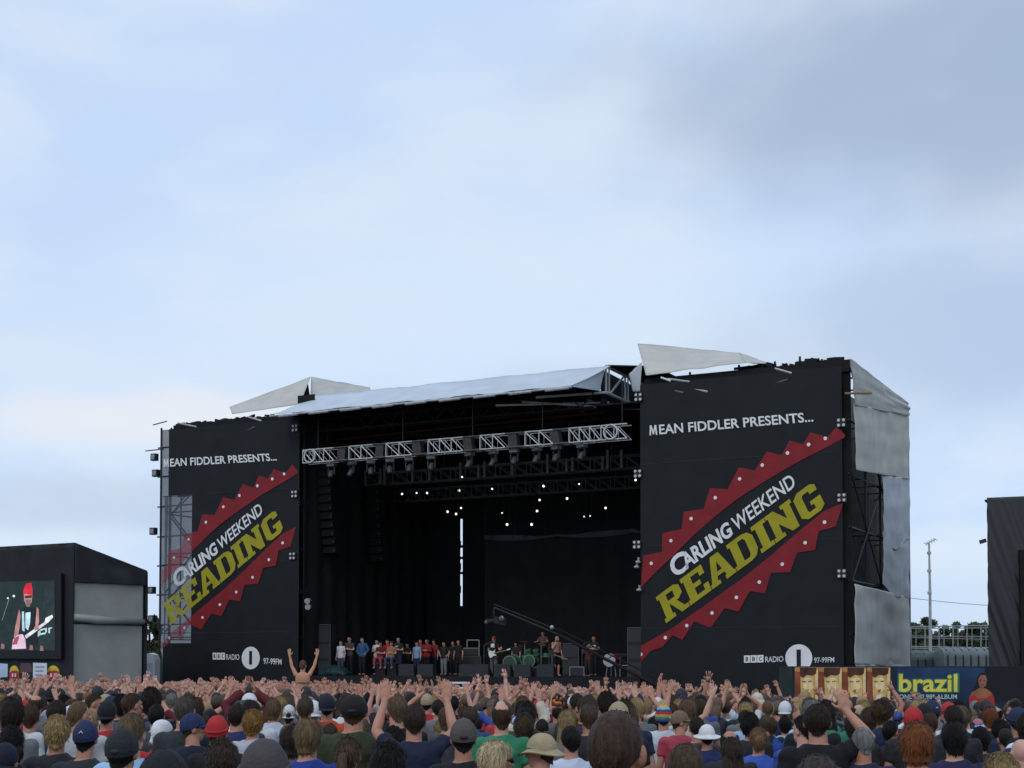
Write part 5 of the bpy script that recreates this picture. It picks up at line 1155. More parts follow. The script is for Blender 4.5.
put(541, 731, 29, 'tan floppy hat', pose='side_l', hat='bucket', hatcol=(.34, .28, .17), hair='under_cap', hcol=BR, scol=CRM, label='person in a tan floppy sun hat facing left', hs=.95)
put(568, 710, 20, 'straight fair hair', hair='long', hcol=(.22, .155, .07), scol=GRY, label='person with straight fair hair behind the white-collared shirt')
put(557, 695, 14, 'orange and purple jester hat', hat='jester', scol=(.3, .1, .03), label='person in a tall orange and purple jester hat')
put(571, 725, 23, 'black hair over a white collar', hair='short', hcol=BK, scol=(.50, .56, .68), label='black-haired person in a pale blue-white collared shirt')
put(619, 704.5, 61, 'cropped dark head nearest the camera', pose='turn_r', hair='buzz', hcol=(.046, .027, .019), scol=CHAR, skin=2, rz=.25, label='largest cropped dark brown head, nearest the camera, one ear showing')
put(589, 703, 20, 'brown head', hair='short', hcol=(.055, .036, .026), scol=CHAR, label='brown-haired person just left of the largest cropped head')
put(663.5, 705, 17.5, 'rainbow striped knitted hat', hat='striped', shirt='long', scol=(.50, .55, .60), label='person in a rainbow striped knitted hat and pale hooded top')
put(680, 709.5, 18, 'tan cap with brim to the right', pose='side_r', hat='cap', hatcol=(.17, .115, .07), hair='under_cap', hcol=BR, scol=(.35, .05, .08), label='person in a tan cap facing right, beside the rainbow hat')
put(697, 716, 18, 'dark brown crop', hair='short', hcol=DB, scol=(.07, .05, .05), label='dark brown cropped person between the tan cap and the white brimmed hat')
put(654, 716, 15, 'black hair over a cream hood', hair='short', hcol=BK, shirt='long', scol=(.46, .44, .37), label='black-haired person in a cream hooded top, right of the largest head')
put(707, 729.5, 20, 'white brimmed sun hat', hat='bucket', hatcol=(.66, .67, .68), scol=(.02, .03, .10), label='person in a white wide-brimmed sun hat and navy shirt')
put(730, 729, 22, 'bald crown with dark sides', hair='fringe', hcol=DB, scol=CHAR, skin=2, label='person with a bald tanned crown, right of the white brimmed hat')
put(732, 748, 25, 'long dark hair with a fair streak', hair='long', hcol=(.035, .025, .018), scol=BLKS, label='person with long dark hair, in front of the bald crown')
put(686, 743, 40, 'round brown head in the foreground', hair='short', hcol=(.06, .04, .024), scol=GRY, label='round brown-haired head close to the camera, below the white brimmed hat', hs=1.04)
put(758.5, 735.5, 20, 'fair hair in a bun over a blue top', hair='bun', hcol=(.15, .09, .045), scol=(.045, .10, .42), label='person with fair brown hair in a bun and a bright blue top')
put(750, 713, 20, 'very dark wide head', hair='curly', hcol=BK, scol=CHAR, label='person with dark thick hair behind the bun and blue top')
put(766, 714, 15, 'soft brown crop', hair='short', hcol=(.06, .045, .032), scol=CHAR, label='brown-haired person right of the dark thick hair')
put(722, 719.5, 11, 'pale grey cap', hat='cap_plain', hatcol=(.30, .28, .25), scol=GRY, label='person in a pale stone cap behind the bald crown')
put(734, 721, 10, 'brownish grey cap', hat='cap_plain', hatcol=(.17, .15, .14), scol=(.1, .06, .06), label='person in a brownish grey cap, right of the pale stone cap')
put(711, 719, 11, 'pinkish red hat', hat='beanie', hatcol=(.42, .045, .07), scol=(.3, .05, .06), label='person in a pinkish red hat above the white brimmed hat')
put(756, 701, 10, 'pale blue shirt', hair='short', hcol=BK, scol=(.16, .27, .52), label='dark-haired person in a mid blue shirt beneath the left edge of the hoarding', pose='clap')
put(818, 702.5, 26, 'black tee with green print', pose='right_up', hair='short', hcol=(.018, .011, .008), scol=(.007, .007, .009), rz=0, wide=1.08, label='dark-haired person in a black tee with a small green print, one arm raised')
put(785.5, 719, 16, 'black hair over a sky blue tee', hair='mop', hcol=BK, scol=(.22, .42, .62), label='black-haired person in a sky blue tee')
put(771, 724, 15, 'brown hair over a royal blue shirt', hair='short', hcol=BR, scol=(.03, .075, .34), label='brown-haired person in a royal blue shirt, left of the sky blue tee')
put(863, 725, 26, 'cropped grey head', hair='buzz', hcol=(.15, .145, .14), scol=NAVY, skin=2, label='person with a cropped grey head and sunburnt neck')
put(818, 752, 50, 'domed grey-brown head in the foreground', hair='short', hcol=(.05, .038, .034), scol=CHAR, label='domed grey-brown head close to the camera, below the black tee')
put(891, 720, 18, 'dark crop with an ear showing', pose='turn_r', hair='short', hcol=BK, scol=(.025, .015, .018), skin=2, label='black cropped person with one ear showing, left of the ginger bob')
put(854, 713, 22, 'wide dark brown hair', hair='mop', hcol=(.025, .018, .015), scol=CHAR, label='person with wide dark brown hair just beyond the cropped grey head')
put(843, 704, 9.5, 'white and pale green cap', hat='cap', hatcol=(.42, .50, .46), scol=GRY, label='person in a pale green-white cap right of the black tee')
put(796, 706, 8.5, 'yellow cap', hat='cap_plain', hatcol=(.50, .34, .03), scol=BLKS, label='person in a yellow cap left of the black tee')
put(917, 718, 36, 'ginger bob', hair='bob', hcol=(.15, .05, .018), scol=(.13, .13, .14), label='person with a glossy ginger bob and a grey top')
put(954.5, 720.5, 30, 'black layered hair over a navy top', hair='mop', hcol=BK, scol=(.018, .02, .06), skin=1, label='person with layered black hair and a navy top, right of the ginger bob')
put(981, 729, 22, 'straight black hair', hair='mop', hcol=(.007, .007, .008), scol=CHAR, label='person with straight black hair between the navy top and the blond foreground head')
put(1006, 732, 19, 'dark cropped head', hair='buzz', hcol=(.018, .015, .016), scol=(.05, .06, .12), label='dark cropped head just behind the blond foreground head')
put(1022, 737, 26, 'bald pink head at the right edge', hair=None, scol=GRY, skin=4, label='bald pink head cut by the right picture edge')
put(1003, 754, 44, 'sandy blond hair in the foreground', hair='tousled', hcol=(.22, .155, .07), scol=GRY, label='person with sandy blond hair close to the camera at the lower right')
put(954, 705, 20, 'dark head beyond the black layered hair', hair='short', hcol=DB, scol=CHAR, label='dark-haired person just beyond the layered black hair')
put(978, 719, 13, 'pink cap', hat='cap_back', hatcol=(.42, .16, .18), scol=(.2, .1, .1), label='person in a faded pink cap behind the straight black hair')
put(1001, 719, 19, 'wide black head', hair='curly', hcol=(.012, .01, .01), scol=CHAR, label='person with wide black curls above the dark cropped head')
put(899, 708, 11, 'cream cap', hat='cap_plain', hatcol=(.44, .38, .28), scol=(.12, .02, .02), label='person in a cream cap above the ginger bob, below the yellow lettering')
put(930, 712, 17, 'dark brown head above the ginger bob', hair='short', hcol=BR, scol=GRY, label='brown-haired person beyond and right of the ginger bob')
# print on the black tee
bt = [o for o in SC.objects if o.name.startswith('person') and 'green print' in o.get('label', '')][0]
gm = mat('green_ink', (.16, .40, .10), .7, .2, 20); gb = MB()
for k, pts in enumerate((((-.03, 0), (.02, .03)), ((.03, -.005), (-.01, .04)), ((.02, 0), (.07, .03)), ((.05, -.01), (.09, .035)), ((.09, .035), (.12, .03)), ((.085, .01), (.11, .008)), ((.08, -.01), (.12, -.015)))):
    gb.tube([(x, -.136 + .10 * x * x * 8, 1.30 + z) for x, z in (pts[0], pts[1])], .006, 5)
ps = [c for c in bt.children if c.name.startswith('shirt')][0]; o = bpy.data.objects.new('print', gb.mesh('print', gm)); COL.objects.link(o); o.parent = ps
# sunglasses on the blonde bob
bs = [o for o in SC.objects if o.name.startswith('person') and 'sunglasses' in o.get('label', '')][0]
gb = MB()
for s in (-1, 1): gb.ell((s * .034, .098, .002), (.026, .012, .018), None, 12, 8); gb.tube([(s * .06, .09, .008), (s * .082, .01, .006)], .004, 6)
gb.tube([(-.015, .106, .006), (.015, .106, .006)], .004, 6); obj('sunglasses', gb.mesh('sunglasses', dark_m, smooth=True), bs, None, HC, (0, 0, -1.35))

# a girl riding on shoulders, arms spread up
Yg = 31.0; pg = at(303, 702, Yg); gg = gz(Yg)
person((pg.x, Yg, gg), 'plain', 0, 'short', DB, shirt='tee', scol=CHAR, height=1.90, label='dark-haired person carrying a bare-backed girl on the shoulders', rz=.1)
gr = person((pg.x, Yg - .06, gg + 1.66 - .86), 'riding', (.50, .25, .145), 'short', LB, shirt=None, height=1.68, tcol=(.05, .06, .09), wide=.95, label='bare-backed girl riding on shoulders with both arms flung up, dark bikini strap')
sb = MB(); sb.tube([(.185 * math.cos(a), .128 * math.sin(a), 1.245) for a in [2 * math.pi * k / 28 for k in range(29)]], .014, 6, False, (1, .5)); obj('strap', sb.mesh('strap', dark_m), gr)
# the rest of the people one can tell apart, out to about twenty metres
random.seed(5)
HN = {'short': 'short', 'buzz': 'cropped', 'tousled': 'tousled', 'mop': 'shaggy', 'curly': 'curly', 'long': 'long', 'ponytail': 'tied-back', 'fringe': 'receding', 'bob': 'bobbed'}
HCN = [('black', BK), ('dark brown', DB), ('brown', BR), ('light brown', LB), ('fair', BL), ('grey', GR), ('ginger', GI)]
HCW = [4.5, 5.5, 6, 4, 3.2, 1, .7]
SCN = [('black', BLKS), ('charcoal', CHAR), ('navy', NAVY), ('grey', GRY), ('white', WHT), ('red', RED), ('blue', BLU), ('pale blue', LBL), ('green', GRN), ('olive', OLV), ('cream', CRM), ('maroon', (.10, .015, .02))]
SCW = [5.5, 4, 3.5, 3, 3.4, 1.9, 1.8, 1.6, .8, 1.2, 1.0, 1]
HTN = [('black', BLKS), ('navy', NAVY), ('white', WHT), ('grey', GRY), ('red', RED), ('beige', TAN)]
PN = {'plain': '', 'turn_l': ' looking left', 'turn_r': ' looking right', 'both_up': ' with both arms up', 'wide_up': ' with arms flung wide', 'clap': ' clapping overhead', 'right_up': ' with the right arm up', 'left_up': ' with the left arm up', 'front': ' with hands before the chest', 'down_tilt': ' looking down'}
def proj(p):
    d = Vector(p) - CP; w = d.dot(FU[0]); return 512 + FOC * d.x / w, YC - FOC * d.dot(FU[1]) / w
USED = set(); count = 0; tries = 0
LISTED = list(PLACED)
while count < 196 and tries < 40000:
    tries += 1
    Y = (7.5 ** 2 + random.random() * (21.5 ** 2 - 7.5 ** 2)) ** .5; X = Y * random.uniform(-.385, .385)
    if any((X - q[0]) ** 2 + (Y - q[1]) ** 2 < .46 ** 2 for q in PLACED): continue
    h = min(1.92, max(1.52, random.gauss(1.73, .075))); g = gx(X, Y)
    px, py = proj((X, Y, g + h)); w = FOC * .18 / Y
    if any(q[1] > Y and abs(q[2] - px) < (w + q[4]) * .42 and py < q[3] + q[4] * 1.2 for q in LISTED): continue
    if any(q[1] < Y and abs(q[2] - px) < q[4] * .4 and py > q[3] + 2 for q in PLACED): continue
    up = random.random() < (.03 if Y < 12.5 else .24)
    pose = random.choice(['both_up', 'clap', 'clap', 'right_up', 'left_up', 'wide_up']) if up else random.choices(['plain', 'turn_l', 'turn_r', 'front', 'down_tilt'], [6, 1.3, 1.3, .8, 1])[0]
    if px > 760: pose = 'plain' if up else pose; up = False
    if up and any(q[1] > Y and abs(q[2] - px) < w * 2 and q[4] > 12 for q in LISTED): continue
    if 568 < px < 668 and Y < 11 or px > 770 and py < 700 or py < 694: continue
    if abs(px - 303) < 20 and py < 697: continue
    sn, sc_ = random.choices(SCN, SCW)[0]; hn, hc = random.choices(HCN, HCW)[0]
    if random.random() < .17:
        tn, tcol_ = random.choice(HTN); ht = random.choice(['cap', 'cap_plain', 'cap_back', 'cap_back', 'beanie']); hair = None
        look = '%s %s' % (tn, 'knitted hat' if ht == 'beanie' else 'cap')
    else:
        ht = None; hair = random.choices(list(HN), [9, 3, 3, 5, 2, 3, 2, 1.5, 1.2])[0]; look = '%s %s hair' % (HN[hair], hn)
    near = sorted((q for q in LISTED if abs(q[2] - px) < 70), key=lambda q: abs(q[2] - px) + 2.0 * abs(q[3] - py))[:5]
    lab = None
    for q in near:
        rel = ('beyond' if Y > q[1] else 'in front of'); dx = px - q[2]
        rel = rel + (' and left of' if dx < -8 else ' and right of' if dx > 8 else '')
        rel = rel.replace('in front of and', 'before and')
        t = '%s, %s shirt%s, %s the %s' % (look[0].upper() + look[1:], sn, PN[pose], rel, q[5])
        if len(t.split()) > 16: t = '%s, %s shirt%s, %s %s' % (look[0].upper() + look[1:], sn, PN[pose], rel.replace('and ', ''), q[5])
        if len(t.replace('-', ' ').split()) <= 16 and t.lower() not in USED: lab = t; break
    if not lab: continue
    USED.add(lab.lower())
    person((X, Y, g), pose, random.randrange(5), hair, hc, ht, tcol_ if ht else (0, 0, 0), 'long' if random.random() < .15 else 'tee', sc_, height=h, rz=random.uniform(-.3, .3) - math.atan2(X, 60) * .3, wide=random.uniform(.93, 1.08), label=lab)
    PLACED.append((X, Y, px, py, w, '')); count += 1

# ---------------------------------------------------------------- the packed far crowd, one mass
def lowfig(rnd, up):
    """a small figure: (verts, faces, piece of each face); pieces 0 skin, 1 hair, 2 shirt, 3 trousers"""
    V, F, P = [], [], []
    def put_(b, piece):
        n = len(V); V.extend(b.v); F.extend(tuple(n + i for i in f) for f in b.f); P.extend([piece] * len(b.f))
    b = MB(); b.ell((0, .02, 1.64), (.078, .098, .118), None, 8, 6); b.tube([(0, 0, 1.42), (0, .01, 1.56)], .055, 6, False); put_(b, 0)
    b = MB(); k = rnd.uniform(1.05, 1.25); b.ell((0, -.005, 1.668), (.083 * k, .098 * k, .10 * k), None, 8, 6)
    if rnd.random() < .3: b.tube([(0, -.07, 1.66), (0, -.09, 1.50), (0, -.09, 1.34)], [.08, .08, .04], 7)
    put_(b, 1)
    b = MB(); b.loft([(.85, .18, .125, 0, 0), (1.1, .165, .115, 0, 0), (1.3, .19, .125, 0, 0), (1.41, .18, .105, 0, 0), (1.47, .09, .075, 0, 0)], 10); put_(b, 2)
    b = MB()
    for s in (-1, 1): b.tube([(s * .09, 0, .9), (s * .1, .02, .48), (s * .1, 0, 0)], [.1, .075, .055], 6)
    put_(b, 3)
    for s in (-1, 1):
        u = up if isinstance(up, bool) else (s == up)
        sh = Vector((s * .18, 0, 1.42))
        if u:
            a = rnd.uniform(-.2, .8); e = sh + Vector((s * math.sin(a) * .28, rnd.uniform(.0, .16), math.cos(a) * .26)); q = rnd.uniform(-.75, .35); w = e + Vector((s * math.sin(q) * .25, rnd.uniform(-.02, .14), math.cos(q) * .25)); d = (w - e).normalized() + Vector((rnd.uniform(-.3, .3), .1, .2))
        else: e = sh + Vector((s * .06, -.02, -.28)); w = e + Vector((0, .1, -.22)); d = Vector((0, .2, -1))
        d.normalize(); b = MB(); m = sh.lerp(e, .5); b.tube([sh, m], [.062, .058], 6); put_(b, 2)
        b = MB(); b.tube([m, e, e.lerp(w, .4), w], [.046, .041, .040, .028], 6, False)
        n = Vector((rnd.uniform(-1, 1), 1, 0)).normalized(); n = (n - d * n.dot(d)).normalized(); x = d.cross(n)
        b.prism([w + x * .03 - n * .013, w - x * .03 - n * .013, w + d * .085 - x * .04 - n * .012, w + d * .085 + x * .04 - n * .012], (0, 0, 0), n * .026)
        for o_, l in ((-.036, .06), (-.012, .078), (.012, .083), (.036, .07)):
            p = w + d * .085 + x * o_; t = p + (d + x * o_ * 6).normalized() * l + n * rnd.uniform(0, .03); b.tube([p, t], [.0115, .009], 4)
        p = w + d * .03 + x * s * .03; b.tube([p, p + (d * .6 + x * s * .8) * .065], [.014, .010], 4); put_(b, 0)
    return np.array(V, dtype=np.float32), F, np.array(P)
rnd = random.Random(77); npr = np.random.RandomState(4)
KIT = {'up': [lowfig(rnd, True) for _ in range(14)], 'one': [lowfig(rnd, rnd.choice((-1, 1))) for _ in range(8)], 'down': [lowfig(rnd, False) for _ in range(5)]}
def in_front(x, y, gap): return (Vector((x, y, 0)) - SO).dot(E2) < -gap
pos = []; cell = {}
yy = 20.3
cand = []
while len(pos) < 2450 and len(cand) < 90000:
    Y = (20.2 ** 2 + rnd.random() * (69.5 ** 2 - 20.2 ** 2)) ** .5; X = Y * rnd.uniform(-.40, .40); cand.append(0)
    if not in_front(X, Y, 2.6): continue
    if X < -14 and Y > 57 + (X + 14) * -.1: continue
    if X > 8.8 and Y > 45.5 - max(0, X - 12): continue
    if (X - pg.x) ** 2 + (Y - Yg) ** 2 < .55 ** 2: continue
    k = (int(X / .46), int(Y / .46)); ok = True
    for i in (-1, 0, 1):
        for j in (-1, 0, 1):
            for (a, c) in cell.get((k[0] + i, k[1] + j), ()):
                if (a - X) ** 2 + (c - Y) ** 2 < .46 ** 2: ok = False
    if not ok or any((q[0] - X) ** 2 + (q[1] - Y) ** 2 < .46 ** 2 for q in PLACED if q[1] > 19): continue
    pos.append((X, Y)); cell.setdefault(k, []).append((X, Y))
VV, FL, FC, nv = [], [], [], 0
hairs = np.array([c for n, c in HCN]); hairs_p = np.array(HCW) / sum(HCW); shirts = np.array([c for n, c in SCN] + [(.62, .25, .05), (.5, .12, .2)]); sp = np.array(SCW + [.4, .4]); sp = sp / sp.sum(); skins = np.array(SKINS)
loops, sizes, cols = [], [], []
for (X, Y) in pos:
    f = max(0, min(1, (Y - 19.5) / 18)); r = rnd.random()
    if X / Y > .175: f *= .1; r = 2 if X / Y > .30 else r; r = max(r, .135 if rnd.random() < .93 else 0)
    elif X / Y > .14: f *= .6
    if abs(X / Y - pg.x / Yg) < .026 and Y < Yg: r = 2
    kind = 'up' if r < .05 + .62 * f else 'one' if r < .13 + .74 * f else 'down'
    V, F, P = rnd.choice(KIT[kind]); k = rnd.gauss(1.73, .08) / 1.75; a = rnd.uniform(-.5, .5); ca, sa = math.cos(a), math.sin(a)
    W3 = np.empty_like(V); W3[:, 0] = (V[:, 0] * ca - V[:, 1] * sa) * k + X; W3[:, 1] = (V[:, 0] * sa + V[:, 1] * ca) * k + Y; W3[:, 2] = V[:, 2] * k + gx(X, Y)
    VV.append(W3)
    sk = skins[rnd.randrange(5)] * rnd.uniform(.85, 1.15); sh_ = shirts[npr.choice(len(shirts), p=sp)]; hr_ = hairs[npr.choice(len(hairs), p=hairs_p)]
    if rnd.random() < .10: hr_ = shirts[rnd.choice((0, 2, 3, 10))]
    if rnd.random() < .13: sh_ = sk
    pal = np.array([sk, hr_, sh_, (.03, .035, .05)])
    for fc, pi in zip(F, P):
        loops.extend(i + nv for i in fc); sizes.append(len(fc)); cols.append(pi)
    FC.append(np.repeat(pal[P], [len(x) for x in F], axis=0)); nv += len(V)
co = np.concatenate(VV); me = bpy.data.meshes.new('crowd'); me.vertices.add(len(co)); me.vertices.foreach_set('co', co.ravel())
me.loops.add(len(loops)); me.loops.foreach_set('vertex_index', np.array(loops, dtype=np.int32)); me.polygons.add(len(sizes))
sz = np.array(sizes, dtype=np.int32); me.polygons.foreach_set('loop_start', np.concatenate([[0], np.cumsum(sz)[:-1]]).astype(np.int32)); me.polygons.foreach_set('loop_total', sz)
me.update(calc_edges=True)
ca_ = me.color_attributes.new('tint', 'FLOAT_COLOR', 'CORNER'); cc = np.concatenate(FC); ca_.data.foreach_set('color', np.concatenate([cc, np.ones((len(cc), 1))], axis=1).astype(np.float32).ravel())
me.polygons.foreach_set('use_smooth', [True] * len(me.polygons))
cm = bpy.data.materials.new('crowd_tint'); cm.use_nodes = True; t = cm.node_tree; a_ = t.nodes.new('ShaderNodeVertexColor'); a_.layer_name = 'tint'
no = t.nodes.new('ShaderNodeTexNoise'); no.inputs['Scale'].default_value = 14; tcn = t.nodes.new('ShaderNodeTexCoord'); t.links.new(tcn.outputs['Object'], no.inputs['Vector'])
mr = t.nodes.new('ShaderNodeMapRange'); t.links.new(no.outputs[0], mr.inputs[0]); mr.inputs[3].default_value = .7; mr.inputs[4].default_value = 1.3
hs = t.nodes.new('ShaderNodeHueSaturation'); t.links.new(a_.outputs[0], hs.inputs['Color']); t.links.new(mr.outputs[0], hs.inputs['Value']); t.links.new(hs.outputs[0], t.nodes['Principled BSDF'].inputs['Base Color']); t.nodes['Principled BSDF'].inputs['Roughness'].default_value = .7
me.materials.append(cm); crowd = bpy.data.objects.new('crowd', me); COL.objects.link(crowd)
tag(crowd, 'packed far crowd with a sea of raised hands in front of the stage', 'crowd', None, 'stuff')
# ---------------------------------------------------------------- people and gear on the stage
def deckpt(x, t): s = S(x, 650, t)[0]; return s, ST(s, t, DZ)
FACE = ANG + math.pi
SG = 'people standing on the stage'
def stander(x, t, pose, hair, hcol, scol, tcol, label, h=1.78, turn=0.0, shirt='tee', hat=None, hatcol=BLKS, skin=1, dz=0.0, group=SG, wide=1.0):
    s, p = deckpt(x, t); return person(p + Vector((0, 0, dz)), pose, skin, hair, hcol, hat, hatcol, shirt, scol, tcol, h, FACE + turn, wide, label, group)
DK = (.012, .013, .018); JN = (.05, .07, .12)
stander(341, 1.5, 'plain', 'short', DB, (.52, .54, .58), (.04, .05, .08), 'person in a white tee and dark jeans, furthest left on the stage', 1.70)
stander(349.5, 1.9, 'cross', 'short', DB, (.05, .05, .05), DK, 'tall person in dark grey, arms folded, between the white tee and the blue jacket', 1.90)
stander(362.5, 2.0, 'hips', 'short', BR, (.035, .09, .19), DK, 'person in a blue jacket and black trousers on the left of the stage', 1.86, shirt='long')
stander(377, 2.6, 'cross', 'short', BK, (.55, .55, .56), DK, 'person in a white tee between the blue jacket and the red hooded top', 1.76)
stander(387.5, 3.2, 'plain', 'short', BR, (.32, .02, .025), DK, 'person in a bright red hooded top on the stage', 1.76, shirt='long')
r = stander(398.5, 3.6, 'cross', 'short', BR, (.02, .022, .03), (.02, .03, .05), 'person in a dark tee with folded bare arms, right of the red hooded top', 1.88)
stander(407.5, 4.4, 'cross', 'mop', BK, (.012, .012, .013), DK, 'shorter person in a black tee with folded arms beside the wedge speaker', 1.62)
stander(417, 4.2, 'turn_l', 'short', BR, (.20, .34, .56), (.02, .03, .07), 'person in a pale blue shirt turned towards the band', 1.66)
stander(420.5, 6.4, 'plain', 'short', DB, (.30, .03, .03), DK, 'person in red behind the pale blue shirt', 1.82)
stander(427, 6.0, 'cross', 'short', BR, (.26, .025, .03), DK, 'person in red with folded arms, middle of the group of red shirts', 1.82, shirt='long')
stander(434, 6.4, 'plain', 'tousled', DB, (.22, .03, .03), DK, 'person in dark red at the right of the group of red shirts', 1.80)
stander(444, 4.4, 'hips', 'short', DB, (.02, .02, .022), (.17, .18, .19), 'person in a black top and pale jeans, hands on hips, left of the steps', 1.66)
stander(453, 5.6, 'plain', 'short', BR, (.03, .02, .02), DK, 'dark-clad person half hidden beside the amplifier stack', 1.70)
stander(458.5, 5.0, 'turn_l', 'short', BK, (.018, .018, .02), DK, 'person in black beside the left end of the amplifier stack', 1.76)
for (x, hc, sc, tc_, lab) in ((380.5, BK, (.12, .015, .02), (.30, .06, .07), 'person in dark red sitting at the front of the stage below the white tee'), (391.5, GI, (.30, .14, .07), JN, 'ginger-haired person sitting at the front of the stage below the red hooded top')):
    s, p = deckpt(x, 1.6); person(p - Vector((0, 0, .05)), 'stool', 1, 'mop', hc, None, BLKS, 'tee', sc, tc_, 1.7, FACE + .2, 1, lab, SG)
    bs_ = sthing('flight_case', 'low black flight case used as a seat ' + ('by the person in dark red' if x < 385 else 'by the ginger-haired person'), 'case', (s, 1.6, DZ), 'low cases used as seats'); b = MB(); b.box((s - .25, 1.62, DZ), (s + .25, 2.0, DZ + .62)); b.build('body', M['speaker'], bs_); b = MB(); b.box((s - .26, 1.61, DZ + .58), (s + .26, 2.01, DZ + .635)); b.build('edge', M['alud'], bs_)
# band
stander(494, 3.4, 'guitar', 'under_cap', BK, (.010, .010, .012), (.11, .105, .10), 'guitarist in a black vest and a red hat, playing at the front of the stage', 1.86, hat='beanie', hatcol=(.35, .03, .03), group='the band', turn=.0)
stander(556.5, 2.6, 'mic', 'short', DB, None, (.010, .010, .012), 'bare-chested singer in black shorts at the front of the stage', 1.90, turn=1.0, shirt=None, group='the band')
q = [o for o in SC.objects if 'bare-chested singer' in (o.get('label') or '')][0]
for c in list(q.children):
    if c.name.startswith('trousers'): c.data = SHORTS; c.name = 'shorts'

stander(594, 5.2, 'cross', 'short', BR, (.02, .02, .022), DK, 'tall person in a black tee standing behind the crane arm', 1.9, group='the band')
stander(588, 3.6, 'front', 'mop', DB, (.10, .03, .03), (.03, .03, .035), 'person crouched low in dark red to the left of the red drum', 1.5, group='the band')
s, p = deckpt(543, 7.5); person(p + Vector((0, 0, .45)), 'drum', 1, 'mop', BR, None, BLKS, 'tee', (.10, .07, .06), DK, 1.75, FACE, 1, 'drummer seated behind the green drum kit with both hands out', 'the band')
stander(516, 6.2, 'plain', 'long', DB, (.03, .025, .02), DK, 'long-haired person in brown behind the green drums', 1.66, group='the band')
# pale print on dark tees
for key, sc in (('guitarist in a black vest', (.14, .17)), ('tall person in a black tee standing behind', (.22, .07)), ('person in a dark tee with folded bare arms', (.12, .08))):
    q = [o for o in SC.objects if key in (o.get('label') or '')][0]; sh = [c for c in q.children if c.name.startswith('shirt')][0]
    b = MB(); b.grid(lambda u, v: ((u - .5) * sc[0] * 1.3, .146 - abs(u - .5) * .03, 1.27 + v * sc[1]), 4, 3); o = bpy.data.objects.new('print', b.mesh('print', M['white'])); COL.objects.link(o); o.parent = sh
def guitar(x, t, z, label, col, tilt):
    s = S(x, 650, t)[0]; g = sthing('electric_guitar', label, 'guitar', (s, t, z), 'guitars in the band')
    b = MB(); rm = Matrix.Rotation(-tilt, 3, 'Y'); C = Vector((s, t, z)); P = lambda u, v, d=0: C + rm @ Vector((u, d, v))
    out = [(-.24, .02), (-.22, .13), (-.12, .17), (-.02, .11), (.06, .12), (.15, .17), (.12, .09), (.10, .0), (.12, -.08), (.14, -.14), (.05, -.12), (-.03, -.12), (-.13, -.18), (-.22, -.13)]
    b.prism([P(u, v) for u, v in out], (0, 0, 0), (0, .05, 0)); b.build('body', col, g)
    b = MB(); b.prism([P(.05, .028, -.02), P(.78, .022, -.02), P(.78, -.022, -.02), P(.05, -.028, -.02)], (0, 0, 0), (0, .03, 0)); b.build('neck', mat('guitar_neck', (.22, .15, .08), .4), g)
    b = MB(); b.prism([P(.78, .03, -.02), P(.95, .05, -.02), P(.95, -.02, -.02), P(.78, -.03, -.02)], (0, 0, 0), (0, .025, 0)); b.build('headstock', col, g)
guitar(493, 3.10, DZ + 1.06, 'white electric guitar held by the guitarist in the red hat', M['white'], .22)
guitar(553, 2.36, DZ + 1.02, 'dark guitar slung low on the bare-chested singer', mat('guitar_dark', (.03, .025, .025), .3), -.3)
# microphones
def mic_stand(x, t, label):
    s = S(x, 650, t)[0]; m = sthing('microphone_stand', label, 'microphone', (s, t, DZ), 'microphone stands'); b = MB(); b.bar((s, t, DZ), (s, t, DZ + 1.45), .014); b.bar((s, t, DZ + 1.45), (s + .25, t + .3, DZ + 1.62), .012); b.build('pole', M['alud'], m)
    b = MB()
    for k in range(3): a = k * 2.09; b.bar((s, t, DZ + .12), (s + .3 * math.cos(a), t + .3 * math.sin(a), DZ + .01), .012)
    b.build('leg', M['alud'], m); b = MB(); b.ell((s + .25, t + .3, DZ + 1.63), (.04, .04, .055), nu=10, nv=6); b.build('head', M['steel'], m)
mic_stand(484, 2.4, 'microphone stand just left of the guitarist'); mic_stand(549, 1.8, 'microphone stand in front of the bare-chested singer'); mic_stand(582, 3.0, 'microphone stand left of the crouched person'); mic_stand(641, 2.2, 'pale microphone stand at the right corner of the stage')
# drum kit on its riser
s, p = deckpt(532, 6.2); kt = sthing('drum_riser', 'low black riser under the green drum kit', 'riser', (s, 6.6, DZ)); b = MB(); b.box((s - 1.5, 5.4, DZ), (s + 1.5, 8.4, DZ + .40)); b.build('platform', M['deep'], kt); b = MB(); b.box((s - 1.52, 5.38, DZ + .36), (s + 1.52, 5.42, DZ + .41)); b.build('edge', M['alud'], kt)
kit = sthing('drum_kit', 'green sparkle drum kit with brass cymbals', 'drum kit', (s, 6.2, DZ + .4)); Zk = DZ + .4; gsp = mat('green_sparkle', (.03, .16, .07), .25, .4, 30); headm = mat('drum_head', (.06, .10, .07), .4); brass = mat('brass', (.55, .36, .10), .3, .1, 6, metal=.8)
def drum(cx, cy, cz, r, l, ax, nm):
    d = Vector(ax).normalized() * l / 2; c = Vector((cx, cy, cz)); b = MB(); b.tube([c - d, c + d], r, 22); o = b.build(nm, gsp, kit)
    for sg_ in (-1, 1):
        b = MB(); b.tube([c + d * sg_ * .96, c + d * sg_ * 1.04], r * 1.03, 22); b.build('rim', M['alu'], o); b = MB(); b.tube([c + d * sg_ * 1.045, c + d * sg_ * 1.05], r * .95, 22); b.build('drum_head', headm, o)
